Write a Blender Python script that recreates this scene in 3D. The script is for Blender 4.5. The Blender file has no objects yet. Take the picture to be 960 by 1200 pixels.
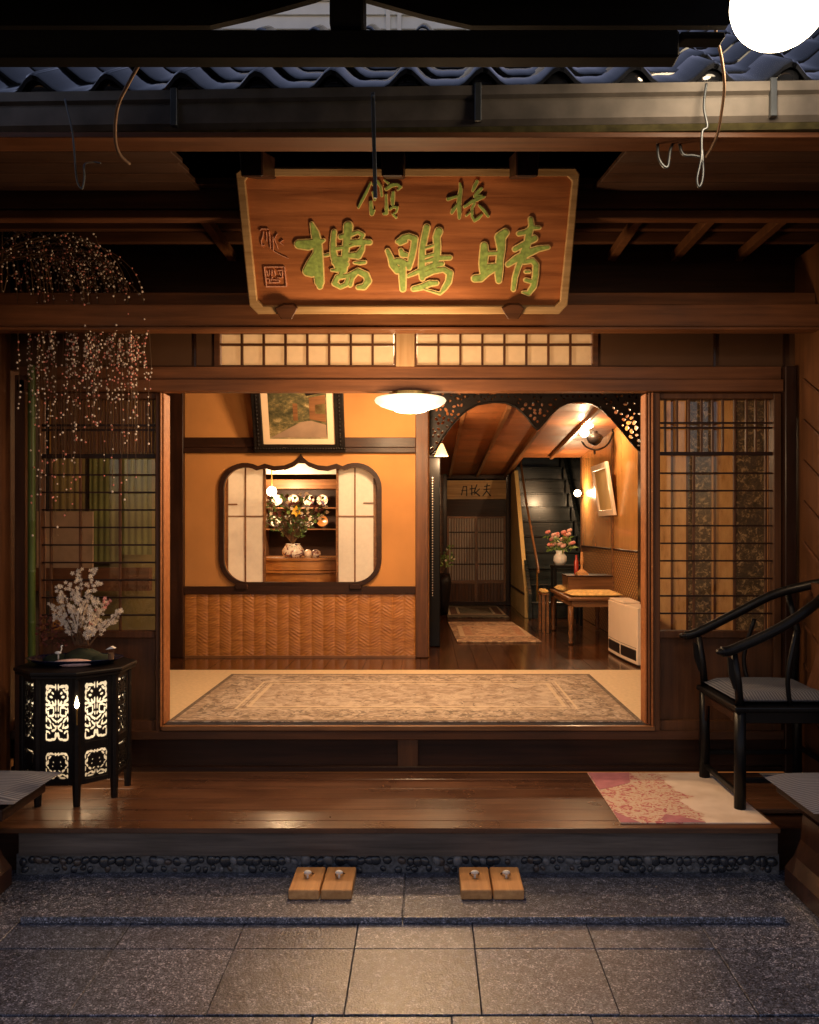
import bpy, math, random
import numpy as np
from mathutils import Vector, Matrix
from mathutils.geometry import tessellate_polygon
random.seed(7); rnd = random.Random(11)
SC = bpy.context.scene; COL = SC.collection
R = math.radians

# ------------------------------------------------------------------ camera, sky, sun, exposure
F = 960.0; CAMZ = 1.70
cam_d = bpy.data.cameras.new('camera'); cam = bpy.data.objects.new('camera', cam_d); COL.objects.link(cam)
cam_d.sensor_fit = 'HORIZONTAL'; cam_d.sensor_width = 36; cam_d.lens = 36
cam_d.shift_x = -20/960; cam_d.shift_y = 20/960
cam_d.clip_start = 0.05; cam_d.clip_end = 500
cam.location = (0, 0, CAMZ); cam.rotation_euler = (R(90), 0, 0)
SC.camera = cam
W = bpy.data.worlds.new('World'); SC.world = W; W.use_nodes = True
nt = W.node_tree; nt.nodes.clear()
sky = nt.nodes.new('ShaderNodeTexSky'); sky.sky_type = 'NISHITA'; sky.sun_disc = False
SUN_EL, SUN_ROT = R(6.0), R(12)
sky.sun_elevation = SUN_EL; sky.sun_rotation = SUN_ROT; sky.ozone_density = 2.6; sky.dust_density = .8
bg = nt.nodes.new('ShaderNodeBackground'); bg.inputs[1].default_value = 0.11
wo = nt.nodes.new('ShaderNodeOutputWorld'); tint = nt.nodes.new('ShaderNodeMix'); tint.data_type = 'RGBA'; tint.blend_type = 'MULTIPLY'; tint.inputs[0].default_value = 1; tint.inputs[7].default_value = (1.9, 1.1, .95, 1)
nt.links.new(sky.outputs[0], tint.inputs[6]); nt.links.new(tint.outputs[2], bg.inputs[0]); nt.links.new(bg.outputs[0], wo.inputs[0])
SC.view_settings.view_transform = 'Standard'; SC.view_settings.look = 'None'
SC.view_settings.exposure = 1.08; SC.view_settings.gamma = 1.0; SC.view_settings.use_curve_mapping = False
SC.cycles.use_denoising = True
SC.cycles.max_bounces = 8; SC.cycles.diffuse_bounces = 4; SC.cycles.glossy_bounces = 4; SC.cycles.transmission_bounces = 6
SC.cycles.sample_clamp_indirect = 4.0
WARM = (1.0, 0.65, 0.35)
LAMP = dict(room=19, inner=60, front=24, porch=7, sconce=26, corner=15, dish=28, lantern=2.3, cone=10)

def X(px, y): return (px-500)/F*y
def Z(py, y): return CAMZ+(620-py)/F*y
def P(px, py, y): return Vector((X(px, y), y, Z(py, y)))
GS = 0.036
def gz(y): return GS*y                       # the paved yard drains gently towards the street

# ------------------------------------------------------------------ materials
MATS = {}
def newmat(name):
    m = bpy.data.materials.new(name); m.use_nodes = True
    n = m.node_tree; n.nodes.clear()
    out = n.nodes.new('ShaderNodeOutputMaterial'); b = n.nodes.new('ShaderNodeBsdfPrincipled')
    n.links.new(b.outputs[0], out.inputs[0]); MATS[name] = m
    return m, n, b, out
def N(n, t, **k):
    o = n.nodes.new(t)
    for a, v in k.items():
        if a in o.inputs.keys(): o.inputs[a].default_value = v
        else: setattr(o, a, v)
    return o
def ramp(n, fac, stops):
    r = n.nodes.new('ShaderNodeValToRGB'); e = r.color_ramp.elements
    while len(e) < len(stops): e.new(0.5)
    for i, (p, c) in enumerate(stops):
        e[i].position = p; e[i].color = (*c, 1) if len(c) == 3 else c
    n.links.new(fac, r.inputs[0]); return r
def coords(n, scale=(1, 1, 1), rnd_off=True):
    tc = n.nodes.new('ShaderNodeTexCoord'); mp = n.nodes.new('ShaderNodeMapping'); mp.inputs['Scale'].default_value = scale
    if rnd_off:
        oi = n.nodes.new('ShaderNodeObjectInfo'); mu = N(n, 'ShaderNodeMath', operation='MULTIPLY'); mu.inputs[1].default_value = 17.0
        n.links.new(oi.outputs['Random'], mu.inputs[0])
        va = N(n, 'ShaderNodeVectorMath', operation='ADD')
        cx = n.nodes.new('ShaderNodeCombineXYZ')
        for i in range(3): n.links.new(mu.outputs[0], cx.inputs[i])
        n.links.new(tc.outputs['Object'], va.inputs[0]); n.links.new(cx.outputs[0], va.inputs[1])
        n.links.new(va.outputs[0], mp.inputs[0])
    else: n.links.new(tc.outputs['Object'], mp.inputs[0])
    return mp
def bump(n, b, h, strength=.3, dist=.002):
    bp = N(n, 'ShaderNodeBump'); bp.inputs['Strength'].default_value = strength; bp.inputs['Distance'].default_value = dist
    n.links.new(h, bp.inputs['Height']); n.links.new(bp.outputs[0], b.inputs['Normal']); return bp
def wood(name, c1, c2, axis='X', rough=.5, grain=1.0, wear=0.0, coat=0.0, bmp=.25):
    m, n, b, o = newmat(name)
    s = {'X': (1.2, 22, 22), 'Y': (22, 1.2, 22), 'Z': (22, 22, 1.2)}[axis]
    mp = coords(n, tuple(v*grain for v in s))
    nz = N(n, 'ShaderNodeTexNoise', Scale=1.6, Detail=7.0, Roughness=.62, Distortion=.35); n.links.new(mp.outputs[0], nz.inputs[0])
    r = ramp(n, nz.outputs[0], [(.30, c1), (.52, tuple((a+d)/2 for a, d in zip(c1, c2))), (.72, c2)])
    mp2 = coords(n, (2.3, 2.3, 2.3)); nz2 = N(n, 'ShaderNodeTexNoise', Scale=1.0, Detail=4.0); n.links.new(mp2.outputs[0], nz2.inputs[0])
    mx = N(n, 'ShaderNodeMix', data_type='RGBA', blend_type='MULTIPLY'); mx.inputs[0].default_value = .75
    r2 = ramp(n, nz2.outputs[0], [(.3, (.6, .58, .56)), (.7, (1.15, 1.12, 1.1))])
    n.links.new(r.outputs[0], mx.inputs[6]); n.links.new(r2.outputs[0], mx.inputs[7])
    n.links.new(mx.outputs[2], b.inputs['Base Color'])
    rr = ramp(n, nz2.outputs[0], [(.3, (rough*.8,)*3), (.7, (min(1, rough*1.25),)*3)])
    n.links.new(rr.outputs[0], b.inputs['Roughness'])
    b.inputs['Coat Weight'].default_value = coat; b.inputs['Coat Roughness'].default_value = .18
    bump(n, b, nz.outputs[0], bmp, .0025)
    b.inputs['Specular IOR Level'].default_value = .12 if name.startswith('sooty') else .18 if name in ('carved_black', 'black_lacquer') else .2 if name.startswith('dark') else .35
    return m
def plain(name, c, rough=.5, metal=0.0, var=.15, scale=8, bmp=0.0, coat=0, c2=None):
    m, n, b, o = newmat(name)
    mp = coords(n); nz = N(n, 'ShaderNodeTexNoise', Scale=float(scale), Detail=5.0); n.links.new(mp.outputs[0], nz.inputs[0])
    c2 = c2 or tuple(v*(1+var) for v in c)
    r = ramp(n, nz.outputs[0], [(.32, tuple(v*(1-var) for v in c)), (.68, c2)])
    n.links.new(r.outputs[0], b.inputs['Base Color']); b.inputs['Roughness'].default_value = rough; b.inputs['Metallic'].default_value = metal
    b.inputs['Coat Weight'].default_value = coat
    if bmp: bump(n, b, nz.outputs[0], bmp, .003)
    return m
def emit(name, c, s):
    m, n, b, o = newmat(name); b.inputs['Base Color'].default_value = (*c, 1)
    b.inputs['Emission Color'].default_value = (*c, 1); b.inputs['Emission Strength'].default_value = s; return m
def paper(name, c=(.93, .88, .79), tr=.5):
    m, n, b, o = newmat(name); n.nodes.remove(b)
    mp = coords(n); nz = N(n, 'ShaderNodeTexNoise', Scale=30.0, Detail=6.0); n.links.new(mp.outputs[0], nz.inputs[0])
    r = ramp(n, nz.outputs[0], [(.3, tuple(v*.93 for v in c)), (.7, c)])
    d = n.nodes.new('ShaderNodeBsdfDiffuse'); t = n.nodes.new('ShaderNodeBsdfTranslucent'); mx = n.nodes.new('ShaderNodeMixShader')
    mx.inputs[0].default_value = tr
    n.links.new(r.outputs[0], d.inputs[0]); n.links.new(r.outputs[0], t.inputs[0])
    n.links.new(d.outputs[0], mx.inputs[1]); n.links.new(t.outputs[0], mx.inputs[2]); n.links.new(mx.outputs[0], o.inputs[0]); return m

wood('beam_x', (.060, .021, .007), (.135, .050, .018), 'X', .55)
wood('beam_y', (.060, .021, .007), (.135, .050, .018), 'Y', .55)
wood('beam_z', (.065, .023, .008), (.14, .052, .019), 'Z', .5)
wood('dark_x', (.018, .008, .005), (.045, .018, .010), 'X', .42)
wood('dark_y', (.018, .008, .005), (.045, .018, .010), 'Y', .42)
wood('dark_z', (.018, .008, .005), (.045, .018, .010), 'Z', .35, coat=.3)
wood('sooty', (.0015, .0015, .0018), (.004, .0038, .004), 'X', .75)  # near-black albedo, lowered so gate and roof space stay dark under the lamps
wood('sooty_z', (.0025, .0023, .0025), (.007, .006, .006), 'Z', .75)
wood('panel_z', (.075, .028, .009), (.14, .055, .019), 'Z', .5)
wood('panel_x', (.06, .022, .008), (.12, .045, .016), 'X', .6)
wood('porch_floor', (.06, .026, .013), (.15, .068, .034), 'X', .30, coat=.25, bmp=.5)
wood('weathered', (.055, .045, .042), (.15, .125, .11), 'X', .6, bmp=.6)
wood('corridor_floor', (.05, .018, .007), (.12, .045, .016), 'Y', .16, coat=.6, bmp=.12)
wood('ceiling_wood', (.24, .08, .022), (.38, .15, .05), 'X', .55)
wood('sign_wood', (.20, .062, .018), (.52, .19, .062), 'X', .42, grain=.6, coat=.1, bmp=.9)
wood('sign_frame', (.30, .17, .06), (.58, .38, .18), 'X', .6, bmp=1.0)
wood('shaded_board', (.022, .009, .004), (.055, .021, .008), 'X', .6)  # darker than the front strip: soffit shade put into the board colour
wood('pale_wood', (.40, .24, .11), (.55, .36, .19), 'Z', .5)
wood('beam_lit', (.13, .048, .016), (.26, .10, .038), 'X', .55)  # paler copy of beam_x: lamp light on cross beam and lintel put into colour
wood('clog_wood', (.42, .20, .07), (.66, .37, .15), 'Y', .55)
wood('chest_wood', (.25, .09, .02), (.55, .25, .07), 'X', .25, coat=.5, grain=.4)
wood('brown_table', (.12, .05, .02), (.28, .13, .05), 'X', .35)
wood('stair_wood', (.010, .014, .015), (.035, .045, .045), 'X', .22, coat=.4)
wood('gloss_panel', (.42, .19, .05), (.55, .28, .085), 'Z', .22, grain=.4, coat=.5, bmp=.1)
wood('black_lacquer', (.004, .004, .0045), (.009, .008, .008), 'Z', .4, coat=.06, bmp=.05)
wood('carved_black', (.005, .004, .004), (.014, .009, .007), 'X', .42)
wood('bamboo_green', (.06, .10, .02), (.13, .17, .04), 'Z', .4)
wood('bamboo_blind', (.24, .12, .03), (.38, .20, .06), 'Z', .5)
plain('ochre_wall', (.44, .195, .055), .85, var=.13, scale=2.2, bmp=.35)
plain('yellow_wall', (.52, .36, .14), .85, var=.1, scale=3)
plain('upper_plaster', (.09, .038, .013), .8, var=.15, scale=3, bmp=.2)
plain('tatami', (.62, .47, .29), .7, var=.08, scale=40)
plain('mat_green', (.27, .38, .085), .55, var=.3, scale=50, bmp=.3)
plain('gilt', (.80, .58, .22), .45, metal=.1, var=.2, scale=60)
plain('gilt_faint', (.66, .32, .20), .6, var=.3, scale=60)
plain('galvanised', (.09, .078, .068), .6, metal=.1, var=.3, scale=9, bmp=.2)
plain('moss_edge', (.10, .09, .035), .8, var=.4, scale=20)
plain('iron', (.10, .11, .12), .4, metal=.8, var=.2)
plain('rust_wire', (.20, .12, .07), .6, metal=.3, var=.3)
plain('kawara', (.010, .011, .014), .10, metal=.0, var=.5, scale=10, bmp=.12, coat=.7)
plain('siding_white', (.80, .80, .74), .7, var=.06)
plain('mortar', (.03, .03, .032), .9, var=.3, scale=40, bmp=.5)
plain('pebble_mortar', (.10, .10, .108), .9, var=.4, scale=60, bmp=.8); plain('pebble_dark', (.028, .03, .038), .25, var=.4, scale=10)
plain('pebble_grey', (.12, .12, .13), .35, var=.3, scale=10)
plain('pebble_brown', (.06, .045, .04), .3, var=.3, scale=10)
plain('white_strap', (.7, .66, .58), .7)
plain('cushion_grey', (.12, .13, .15), .9, var=.1)
plain('beads_white', (.85, .72, .62), .5); plain('beads_pink', (.75, .27, .22), .5)
plain('twig', (.10, .05, .02), .7); plain('blossom', (.80, .68, .52), .7, var=.12); plain('blossom_pink', (.80, .35, .30), .7)
plain('blue_glaze', (.008, .012, .04), .12, coat=.6); plain('moss', (.012, .018, .006), .9, var=.4, scale=40, bmp=.6)
plain('pink_gravel', (.60, .40, .38), .9, var=.2, scale=90, bmp=.6)
plain('porcelain', (.82, .80, .74), .15, var=.03); plain('red_leaf', (.10, .02, .012), .7)
plain('leaf', (.06, .11, .03), .5, var=.4); plain('leaf_bright', (.16, .26, .06), .5, var=.3)
plain('rose_pink', (.80, .28, .24), .6, var=.2); plain('rose_pale', (.85, .50, .42), .6, var=.2); plain('lily_yellow', (.85, .50, .03), .5)
plain('enamel_cream', (.78, .62, .46), .4, var=.03); plain('grille_black', (.012, .012, .014), .3)
plain('yellow_cushion', (.62, .40, .13), .9, var=.3, scale=30); plain('red_lacquer', (.35, .03, .015), .2)
plain('brass', (.55, .34, .10), .25, metal=.9); plain('dark_room', (.03, .02, .015), .9)
plain('shade_cloth', (.26, .17, .11), .9); plain('cream_mat', (.70, .52, .34), .8, var=.03); plain('curtain', (.17, .125, .04), .9, var=.25, scale=3)
plain('curtain_green', (.115, .115, .035), .9, var=.25, scale=3)
paper('shoji_paper'); paper('transom_paper', (.80, .70, .56), .7); paper('lattice_paper', (.78, .68, .58), .5); paper('lantern_paper', (.95, .92, .86), .6)
emit('lamp_glass', (1, .80, .50), .55); emit('lamp_core', (1, .90, .68), 1.6); emit('globe_glow', (1, .80, .54), 6); emit('bulb_glow', (1, .78, .48), 12); emit('cone_glow', (1, .74, .30), .9)

def granite():
    m, n, b, o = newmat('granite')
    mp = coords(n, (1, 1, 1))
    v = N(n, 'ShaderNodeTexVoronoi', Scale=210.0); n.links.new(mp.outputs[0], v.inputs[0]); sx_ = n.nodes.new('ShaderNodeSeparateXYZ'); n.links.new(v.outputs['Color'], sx_.inputs[0])
    v2 = N(n, 'ShaderNodeTexNoise', Scale=34.0, Detail=4.0); n.links.new(mp.outputs[0], v2.inputs[0]); sm_ = N(n, 'ShaderNodeMath', operation='MULTIPLY_ADD'); sm_.inputs[1].default_value = .9; n.links.new(v2.outputs[0], sm_.inputs[0]); n.links.new(sx_.outputs[0], sm_.inputs[2])
    nm_ = N(n, 'ShaderNodeMapRange'); nm_.inputs['From Min'].default_value = .3; nm_.inputs['From Max'].default_value = 1.6; n.links.new(sm_.outputs[0], nm_.inputs[0])
    r = ramp(n, nm_.outputs[0], [(.16, (.010, .012, .018)), (.30, (.042, .050, .074)), (.62, (.098, .115, .158)), (.82, (.20, .225, .29)), (.88, (.44, .47, .56))])
    w = N(n, 'ShaderNodeTexNoise', Scale=1.8, Detail=5.0); n.links.new(mp.outputs[0], w.inputs[0])
    r2 = ramp(n, w.outputs[0], [(.3, (.62, .61, .64)), (.7, (1.05, 1.03, 1.05))])
    mx = N(n, 'ShaderNodeMix', data_type='RGBA', blend_type='MULTIPLY'); mx.inputs[0].default_value = 1
    n.links.new(r.outputs[0], mx.inputs[6]); n.links.new(r2.outputs[0], mx.inputs[7])
    oi = n.nodes.new('ShaderNodeObjectInfo'); rv_ = ramp(n, oi.outputs['Random'], [(0, (.72, .73, .78)), (1, (1.22, 1.16, 1.12))]); m2 = N(n, 'ShaderNodeMix', data_type='RGBA', blend_type='MULTIPLY'); m2.inputs[0].default_value = 1
    n.links.new(mx.outputs[2], m2.inputs[6]); n.links.new(rv_.outputs[0], m2.inputs[7]); n.links.new(m2.outputs[2], b.inputs['Base Color'])
    b.inputs['Coat Weight'].default_value = .7; b.inputs['Coat Roughness'].default_value = .17
    rr = ramp(n, w.outputs[0], [(.3, (.40,)*3), (.7, (.55,)*3)]); n.links.new(rr.outputs[0], b.inputs['Roughness'])
    h = N(n, 'ShaderNodeTexNoise', Scale=120.0, Detail=3.0, Roughness=.6); n.links.new(mp.outputs[0], h.inputs[0])
    bp_ = bump(n, b, h.outputs[0], .9, .0024); n.links.new(bp_.outputs[0], b.inputs['Coat Normal'])
granite()
def stripes(name, ca, cb, axis, freq, extra=None):
    m, n, b, o = newmat(name)
    tc = n.nodes.new('ShaderNodeTexCoord'); sp = n.nodes.new('ShaderNodeSeparateXYZ'); n.links.new(tc.outputs['Object'], sp.inputs[0])
    mu = N(n, 'ShaderNodeMath', operation='MULTIPLY'); mu.inputs[1].default_value = freq; n.links.new(sp.outputs[axis], mu.inputs[0])
    fr = N(n, 'ShaderNodeMath', operation='FRACT'); n.links.new(mu.outputs[0], fr.inputs[0])
    r = ramp(n, fr.outputs[0], [(.0, ca), (.5, ca), (.6, cb), (.92, cb), (1.0, ca)]); n.links.new(r.outputs[0], b.inputs['Base Color'])
    b.inputs['Roughness'].default_value = .9; return m
stripes('stripe_cushion', (.05, .055, .08), (.17, .18, .22), 1, 55)
stripes('stripe_seat', (.035, .04, .06), (.12, .13, .16), 0, 70)
stripes('oilcloth', (.5, .35, .2), (.6, .45, .3), 0, 60)
def rugmat(name, base, dark, lx, ly, borders, scale=14, light=None):
    # woven carpet print: field blotches, border bands at distances from the edge
    m, n, b, o = newmat(name)
    tc = n.nodes.new('ShaderNodeTexCoord'); sp = n.nodes.new('ShaderNodeSeparateXYZ'); n.links.new(tc.outputs['Object'], sp.inputs[0])
    def edge(ax, half):
        a = N(n, 'ShaderNodeMath', operation='ABSOLUTE'); n.links.new(sp.outputs[ax], a.inputs[0])
        s = N(n, 'ShaderNodeMath', operation='SUBTRACT'); s.inputs[0].default_value = half; n.links.new(a.outputs[0], s.inputs[1]); return s
    mn = N(n, 'ShaderNodeMath', operation='MINIMUM'); n.links.new(edge(0, lx).outputs[0], mn.inputs[0]); n.links.new(edge(1, ly).outputs[0], mn.inputs[1])
    nz = N(n, 'ShaderNodeTexNoise', Scale=float(scale), Detail=6.0, Roughness=.7, Distortion=1.2); n.links.new(tc.outputs['Object'], nz.inputs[0])
    r = ramp(n, nz.outputs[0], [(.36, dark), (.47, tuple((a*.55+c*.45) for a, c in zip(dark, base))), (.56, base), (.72, light or base)])
    col = r.outputs[0]
    vo = N(n, 'ShaderNodeTexVoronoi', Scale=9.0); n.links.new(tc.outputs['Object'], vo.inputs[0])
    fl_ = N(n, 'ShaderNodeTexNoise', Scale=13.0, Detail=5.0, Roughness=.6, Distortion=2.2); n.links.new(tc.outputs['Object'], fl_.inputs[0])
    zone = N(n, 'ShaderNodeMapRange'); zone.inputs['From Min'].default_value = .02; zone.inputs['From Max'].default_value = ly*.55; zone.inputs['To Min'].default_value = .11; zone.inputs['To Max'].default_value = -.02; n.links.new(mn.outputs[0], zone.inputs[0])
    ad = N(n, 'ShaderNodeMath', operation='ADD'); n.links.new(fl_.outputs[0], ad.inputs[0]); n.links.new(zone.outputs[0], ad.inputs[1])
    fm_ = ramp(n, ad.outputs[0], [(.56, (0, 0, 0)), (.63, (.75, .75, .75))]); mx0 = N(n, 'ShaderNodeMix', data_type='RGBA'); n.links.new(fm_.outputs[0], mx0.inputs[0]); n.links.new(col, mx0.inputs[6]); mx0.inputs[7].default_value = (*tuple(v*.35 for v in dark), 1); col = mx0.outputs[2]
    for d0, d1, c, fac in borders:
        g = N(n, 'ShaderNodeMath', operation='GREATER_THAN'); g.inputs[1].default_value = d0; n.links.new(mn.outputs[0], g.inputs[0])
        l = N(n, 'ShaderNodeMath', operation='LESS_THAN'); l.inputs[1].default_value = d1; n.links.new(mn.outputs[0], l.inputs[0])
        k = N(n, 'ShaderNodeMath', operation='MULTIPLY'); n.links.new(g.outputs[0], k.inputs[0]); n.links.new(l.outputs[0], k.inputs[1])
        k2 = N(n, 'ShaderNodeMath', operation='MULTIPLY'); k2.inputs[1].default_value = fac; n.links.new(k.outputs[0], k2.inputs[0])
        mx = N(n, 'ShaderNodeMix', data_type='RGBA'); n.links.new(k2.outputs[0], mx.inputs[0]); n.links.new(col, mx.inputs[6]); mx.inputs[7].default_value = (*c, 1)
        col = mx.outputs[2]
    n.links.new(col, b.inputs['Base Color']); b.inputs['Roughness'].default_value = .95
    fz = N(n, 'ShaderNodeTexNoise', Scale=260.0, Detail=2.0); n.links.new(tc.outputs['Object'], fz.inputs[0]); bump(n, b, fz.outputs[0], .6, .004)
    return m
def kimono_mat():
    m, n, b, o = newmat('flower_print')
    tc = n.nodes.new('ShaderNodeTexCoord'); sp = n.nodes.new('ShaderNodeSeparateXYZ'); n.links.new(tc.outputs['Object'], sp.inputs[0])
    nz = N(n, 'ShaderNodeTexNoise', Scale=30.0, Detail=3.0, Distortion=1.5); n.links.new(tc.outputs['Object'], nz.inputs[0])
    flowers = ramp(n, nz.outputs[0], [(.36, (.38, .10, .11)), (.43, (.48, .16, .16)), (.47, (.55, .40, .28)), (.60, (.58, .46, .37)), (.7, (.50, .30, .20))])
    big = N(n, 'ShaderNodeTexNoise', Scale=6.0, Detail=2.0); n.links.new(tc.outputs['Object'], big.inputs[0])
    x = N(n, 'ShaderNodeMath', operation='MULTIPLY_ADD'); x.inputs[1].default_value = .35; n.links.new(big.outputs[0], x.inputs[0]); n.links.new(sp.outputs[0], x.inputs[2])
    msk = ramp(n, x.outputs[0], [(.185, (0, 0, 0)), (.20, (1, 1, 1))])
    pl = ramp(n, big.outputs[0], [(.4, (.62, .50, .40)), (.6, (.72, .60, .50))])
    mx = N(n, 'ShaderNodeMix', data_type='RGBA'); n.links.new(msk.outputs[0], mx.inputs[0]); n.links.new(flowers.outputs[0], mx.inputs[6]); n.links.new(pl.outputs[0], mx.inputs[7])
    sx = N(n, 'ShaderNodeMath', operation='MULTIPLY_ADD'); sx.inputs[1].default_value = .25; n.links.new(big.outputs[0], sx.inputs[0]); n.links.new(sp.outputs[0], sx.inputs[2])
    pk = ramp(n, sx.outputs[0], [(-.0, (1, 1, 1)), (.0, (0, 0, 0))])
    n.links.new(mx.outputs[2], b.inputs['Base Color']); b.inputs['Roughness'].default_value = .8
    fz = N(n, 'ShaderNodeTexNoise', Scale=200.0); n.links.new(tc.outputs['Object'], fz.inputs[0]); bump(n, b, fz.outputs[0], .3, .002)
kimono_mat()
plain('pink_border', (.40, .15, .18), .85, var=.15, scale=20)
def bark_mat():
    m, n, b, o = newmat('bark_strip')
    mp = coords(n, (1, 1, 1)); nz = N(n, 'ShaderNodeTexNoise', Scale=26.0, Detail=7.0, Roughness=.7, Distortion=.8); n.links.new(mp.outputs[0], nz.inputs[0])
    r = ramp(n, nz.outputs[0], [(.45, (.06, .04, .022)), (.54, (.13, .085, .04)), (.62, (.40, .28, .15))]); n.links.new(r.outputs[0], b.inputs['Base Color']); b.inputs['Roughness'].default_value = .7
    m, n, b, o = newmat('bark_plain')
    mp = coords(n, (1, 1, .3)); nz = N(n, 'ShaderNodeTexNoise', Scale=16.0, Detail=8.0, Roughness=.65); n.links.new(mp.outputs[0], nz.inputs[0])
    r = ramp(n, nz.outputs[0], [(.30, (.30, .14, .04)), (.42, (.56, .30, .11)), (.65, (.68, .40, .16))]); n.links.new(r.outputs[0], b.inputs['Base Color']); b.inputs['Roughness'].default_value = .7
bark_mat()
def photo_mat():                              # the framed view: a blurred garden path and a house front
    m, n, b, o = newmat('garden_photo')
    tc = n.nodes.new('ShaderNodeTexCoord'); sp = n.nodes.new('ShaderNodeSeparateXYZ'); n.links.new(tc.outputs['Object'], sp.inputs[0])
    mp = N(n, 'ShaderNodeMapping'); mp.inputs['Scale'].default_value = (1, 1, 1.6); n.links.new(tc.outputs['Object'], mp.inputs[0])
    nz = N(n, 'ShaderNodeTexNoise', Scale=9.0, Detail=9.0, Distortion=.15, Roughness=.72); n.links.new(mp.outputs[0], nz.inputs[0])
    r = ramp(n, nz.outputs[0], [(.36, (.02, .02, .01)), (.5, (.09, .08, .035)), (.58, (.2, .15, .06)), (.7, (.50, .38, .2))])
    r3 = ramp(n, nz.outputs[0], [(.4, (.22, .19, .1)), (.6, (.40, .34, .2))])
    ms = ramp(n, sp.outputs[2], [(.10, (1, 1, 1)), (.15, (0, 0, 0))])
    mx = N(n, 'ShaderNodeMix', data_type='RGBA'); n.links.new(ms.outputs[0], mx.inputs[0]); n.links.new(r.outputs[0], mx.inputs[6]); n.links.new(r3.outputs[0], mx.inputs[7])
    n.links.new(mx.outputs[2], b.inputs['Base Color']); b.inputs['Roughness'].default_value = .3
photo_mat()
def basket_mat():
    m, n, b, o = newmat('basket_panel')
    tc = n.nodes.new('ShaderNodeTexCoord'); sp = n.nodes.new('ShaderNodeSeparateXYZ'); n.links.new(tc.outputs['Object'], sp.inputs[0])
    def s(ax, f):
        mu = N(n, 'ShaderNodeMath', operation='MULTIPLY'); mu.inputs[1].default_value = f; n.links.new(sp.outputs[ax], mu.inputs[0])
        si = N(n, 'ShaderNodeMath', operation='SINE'); n.links.new(mu.outputs[0], si.inputs[0]); return si
    a = s(1, 2*math.pi/.075); c = s(2, 2*math.pi/.05); k = N(n, 'ShaderNodeMath', operation='MULTIPLY'); n.links.new(a.outputs[0], k.inputs[0]); n.links.new(c.outputs[0], k.inputs[1])
    r = ramp(n, k.outputs[0], [(.0, (.10, .04, .012)), (.2, (.42, .20, .06)), (1.0, (.66, .38, .15))]); n.links.new(r.outputs[0], b.inputs['Base Color']); b.inputs['Roughness'].default_value = .4
    bump(n, b, k.outputs[0], .8, .004)
    m, n, b, o = newmat('wicker')
    mp = coords(n, (3, 3, 30)); nz = N(n, 'ShaderNodeTexNoise', Scale=4.0, Detail=5.0); n.links.new(mp.outputs[0], nz.inputs[0])
    r = ramp(n, nz.outputs[0], [(.3, (.25, .085, .018)), (.7, (.46, .19, .045))]); n.links.new(r.outputs[0], b.inputs['Base Color']); b.inputs['Roughness'].default_value = .33
basket_mat()
def plate_mat():
    m, n, b, o = newmat('painted_plate')
    mp = coords(n); nz = N(n, 'ShaderNodeTexNoise', Scale=22.0, Detail=3.0, Distortion=1.0); n.links.new(mp.outputs[0], nz.inputs[0])
    r = ramp(n, nz.outputs[0], [(.38, (.10, .08, .14)), (.46, (.40, .18, .10)), (.52, (.80, .74, .62)), (.66, (.82, .78, .68)), (.74, (.25, .35, .2))]); n.links.new(r.outputs[0], b.inputs['Base Color']); b.inputs['Roughness'].default_value = .15
plate_mat()

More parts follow.
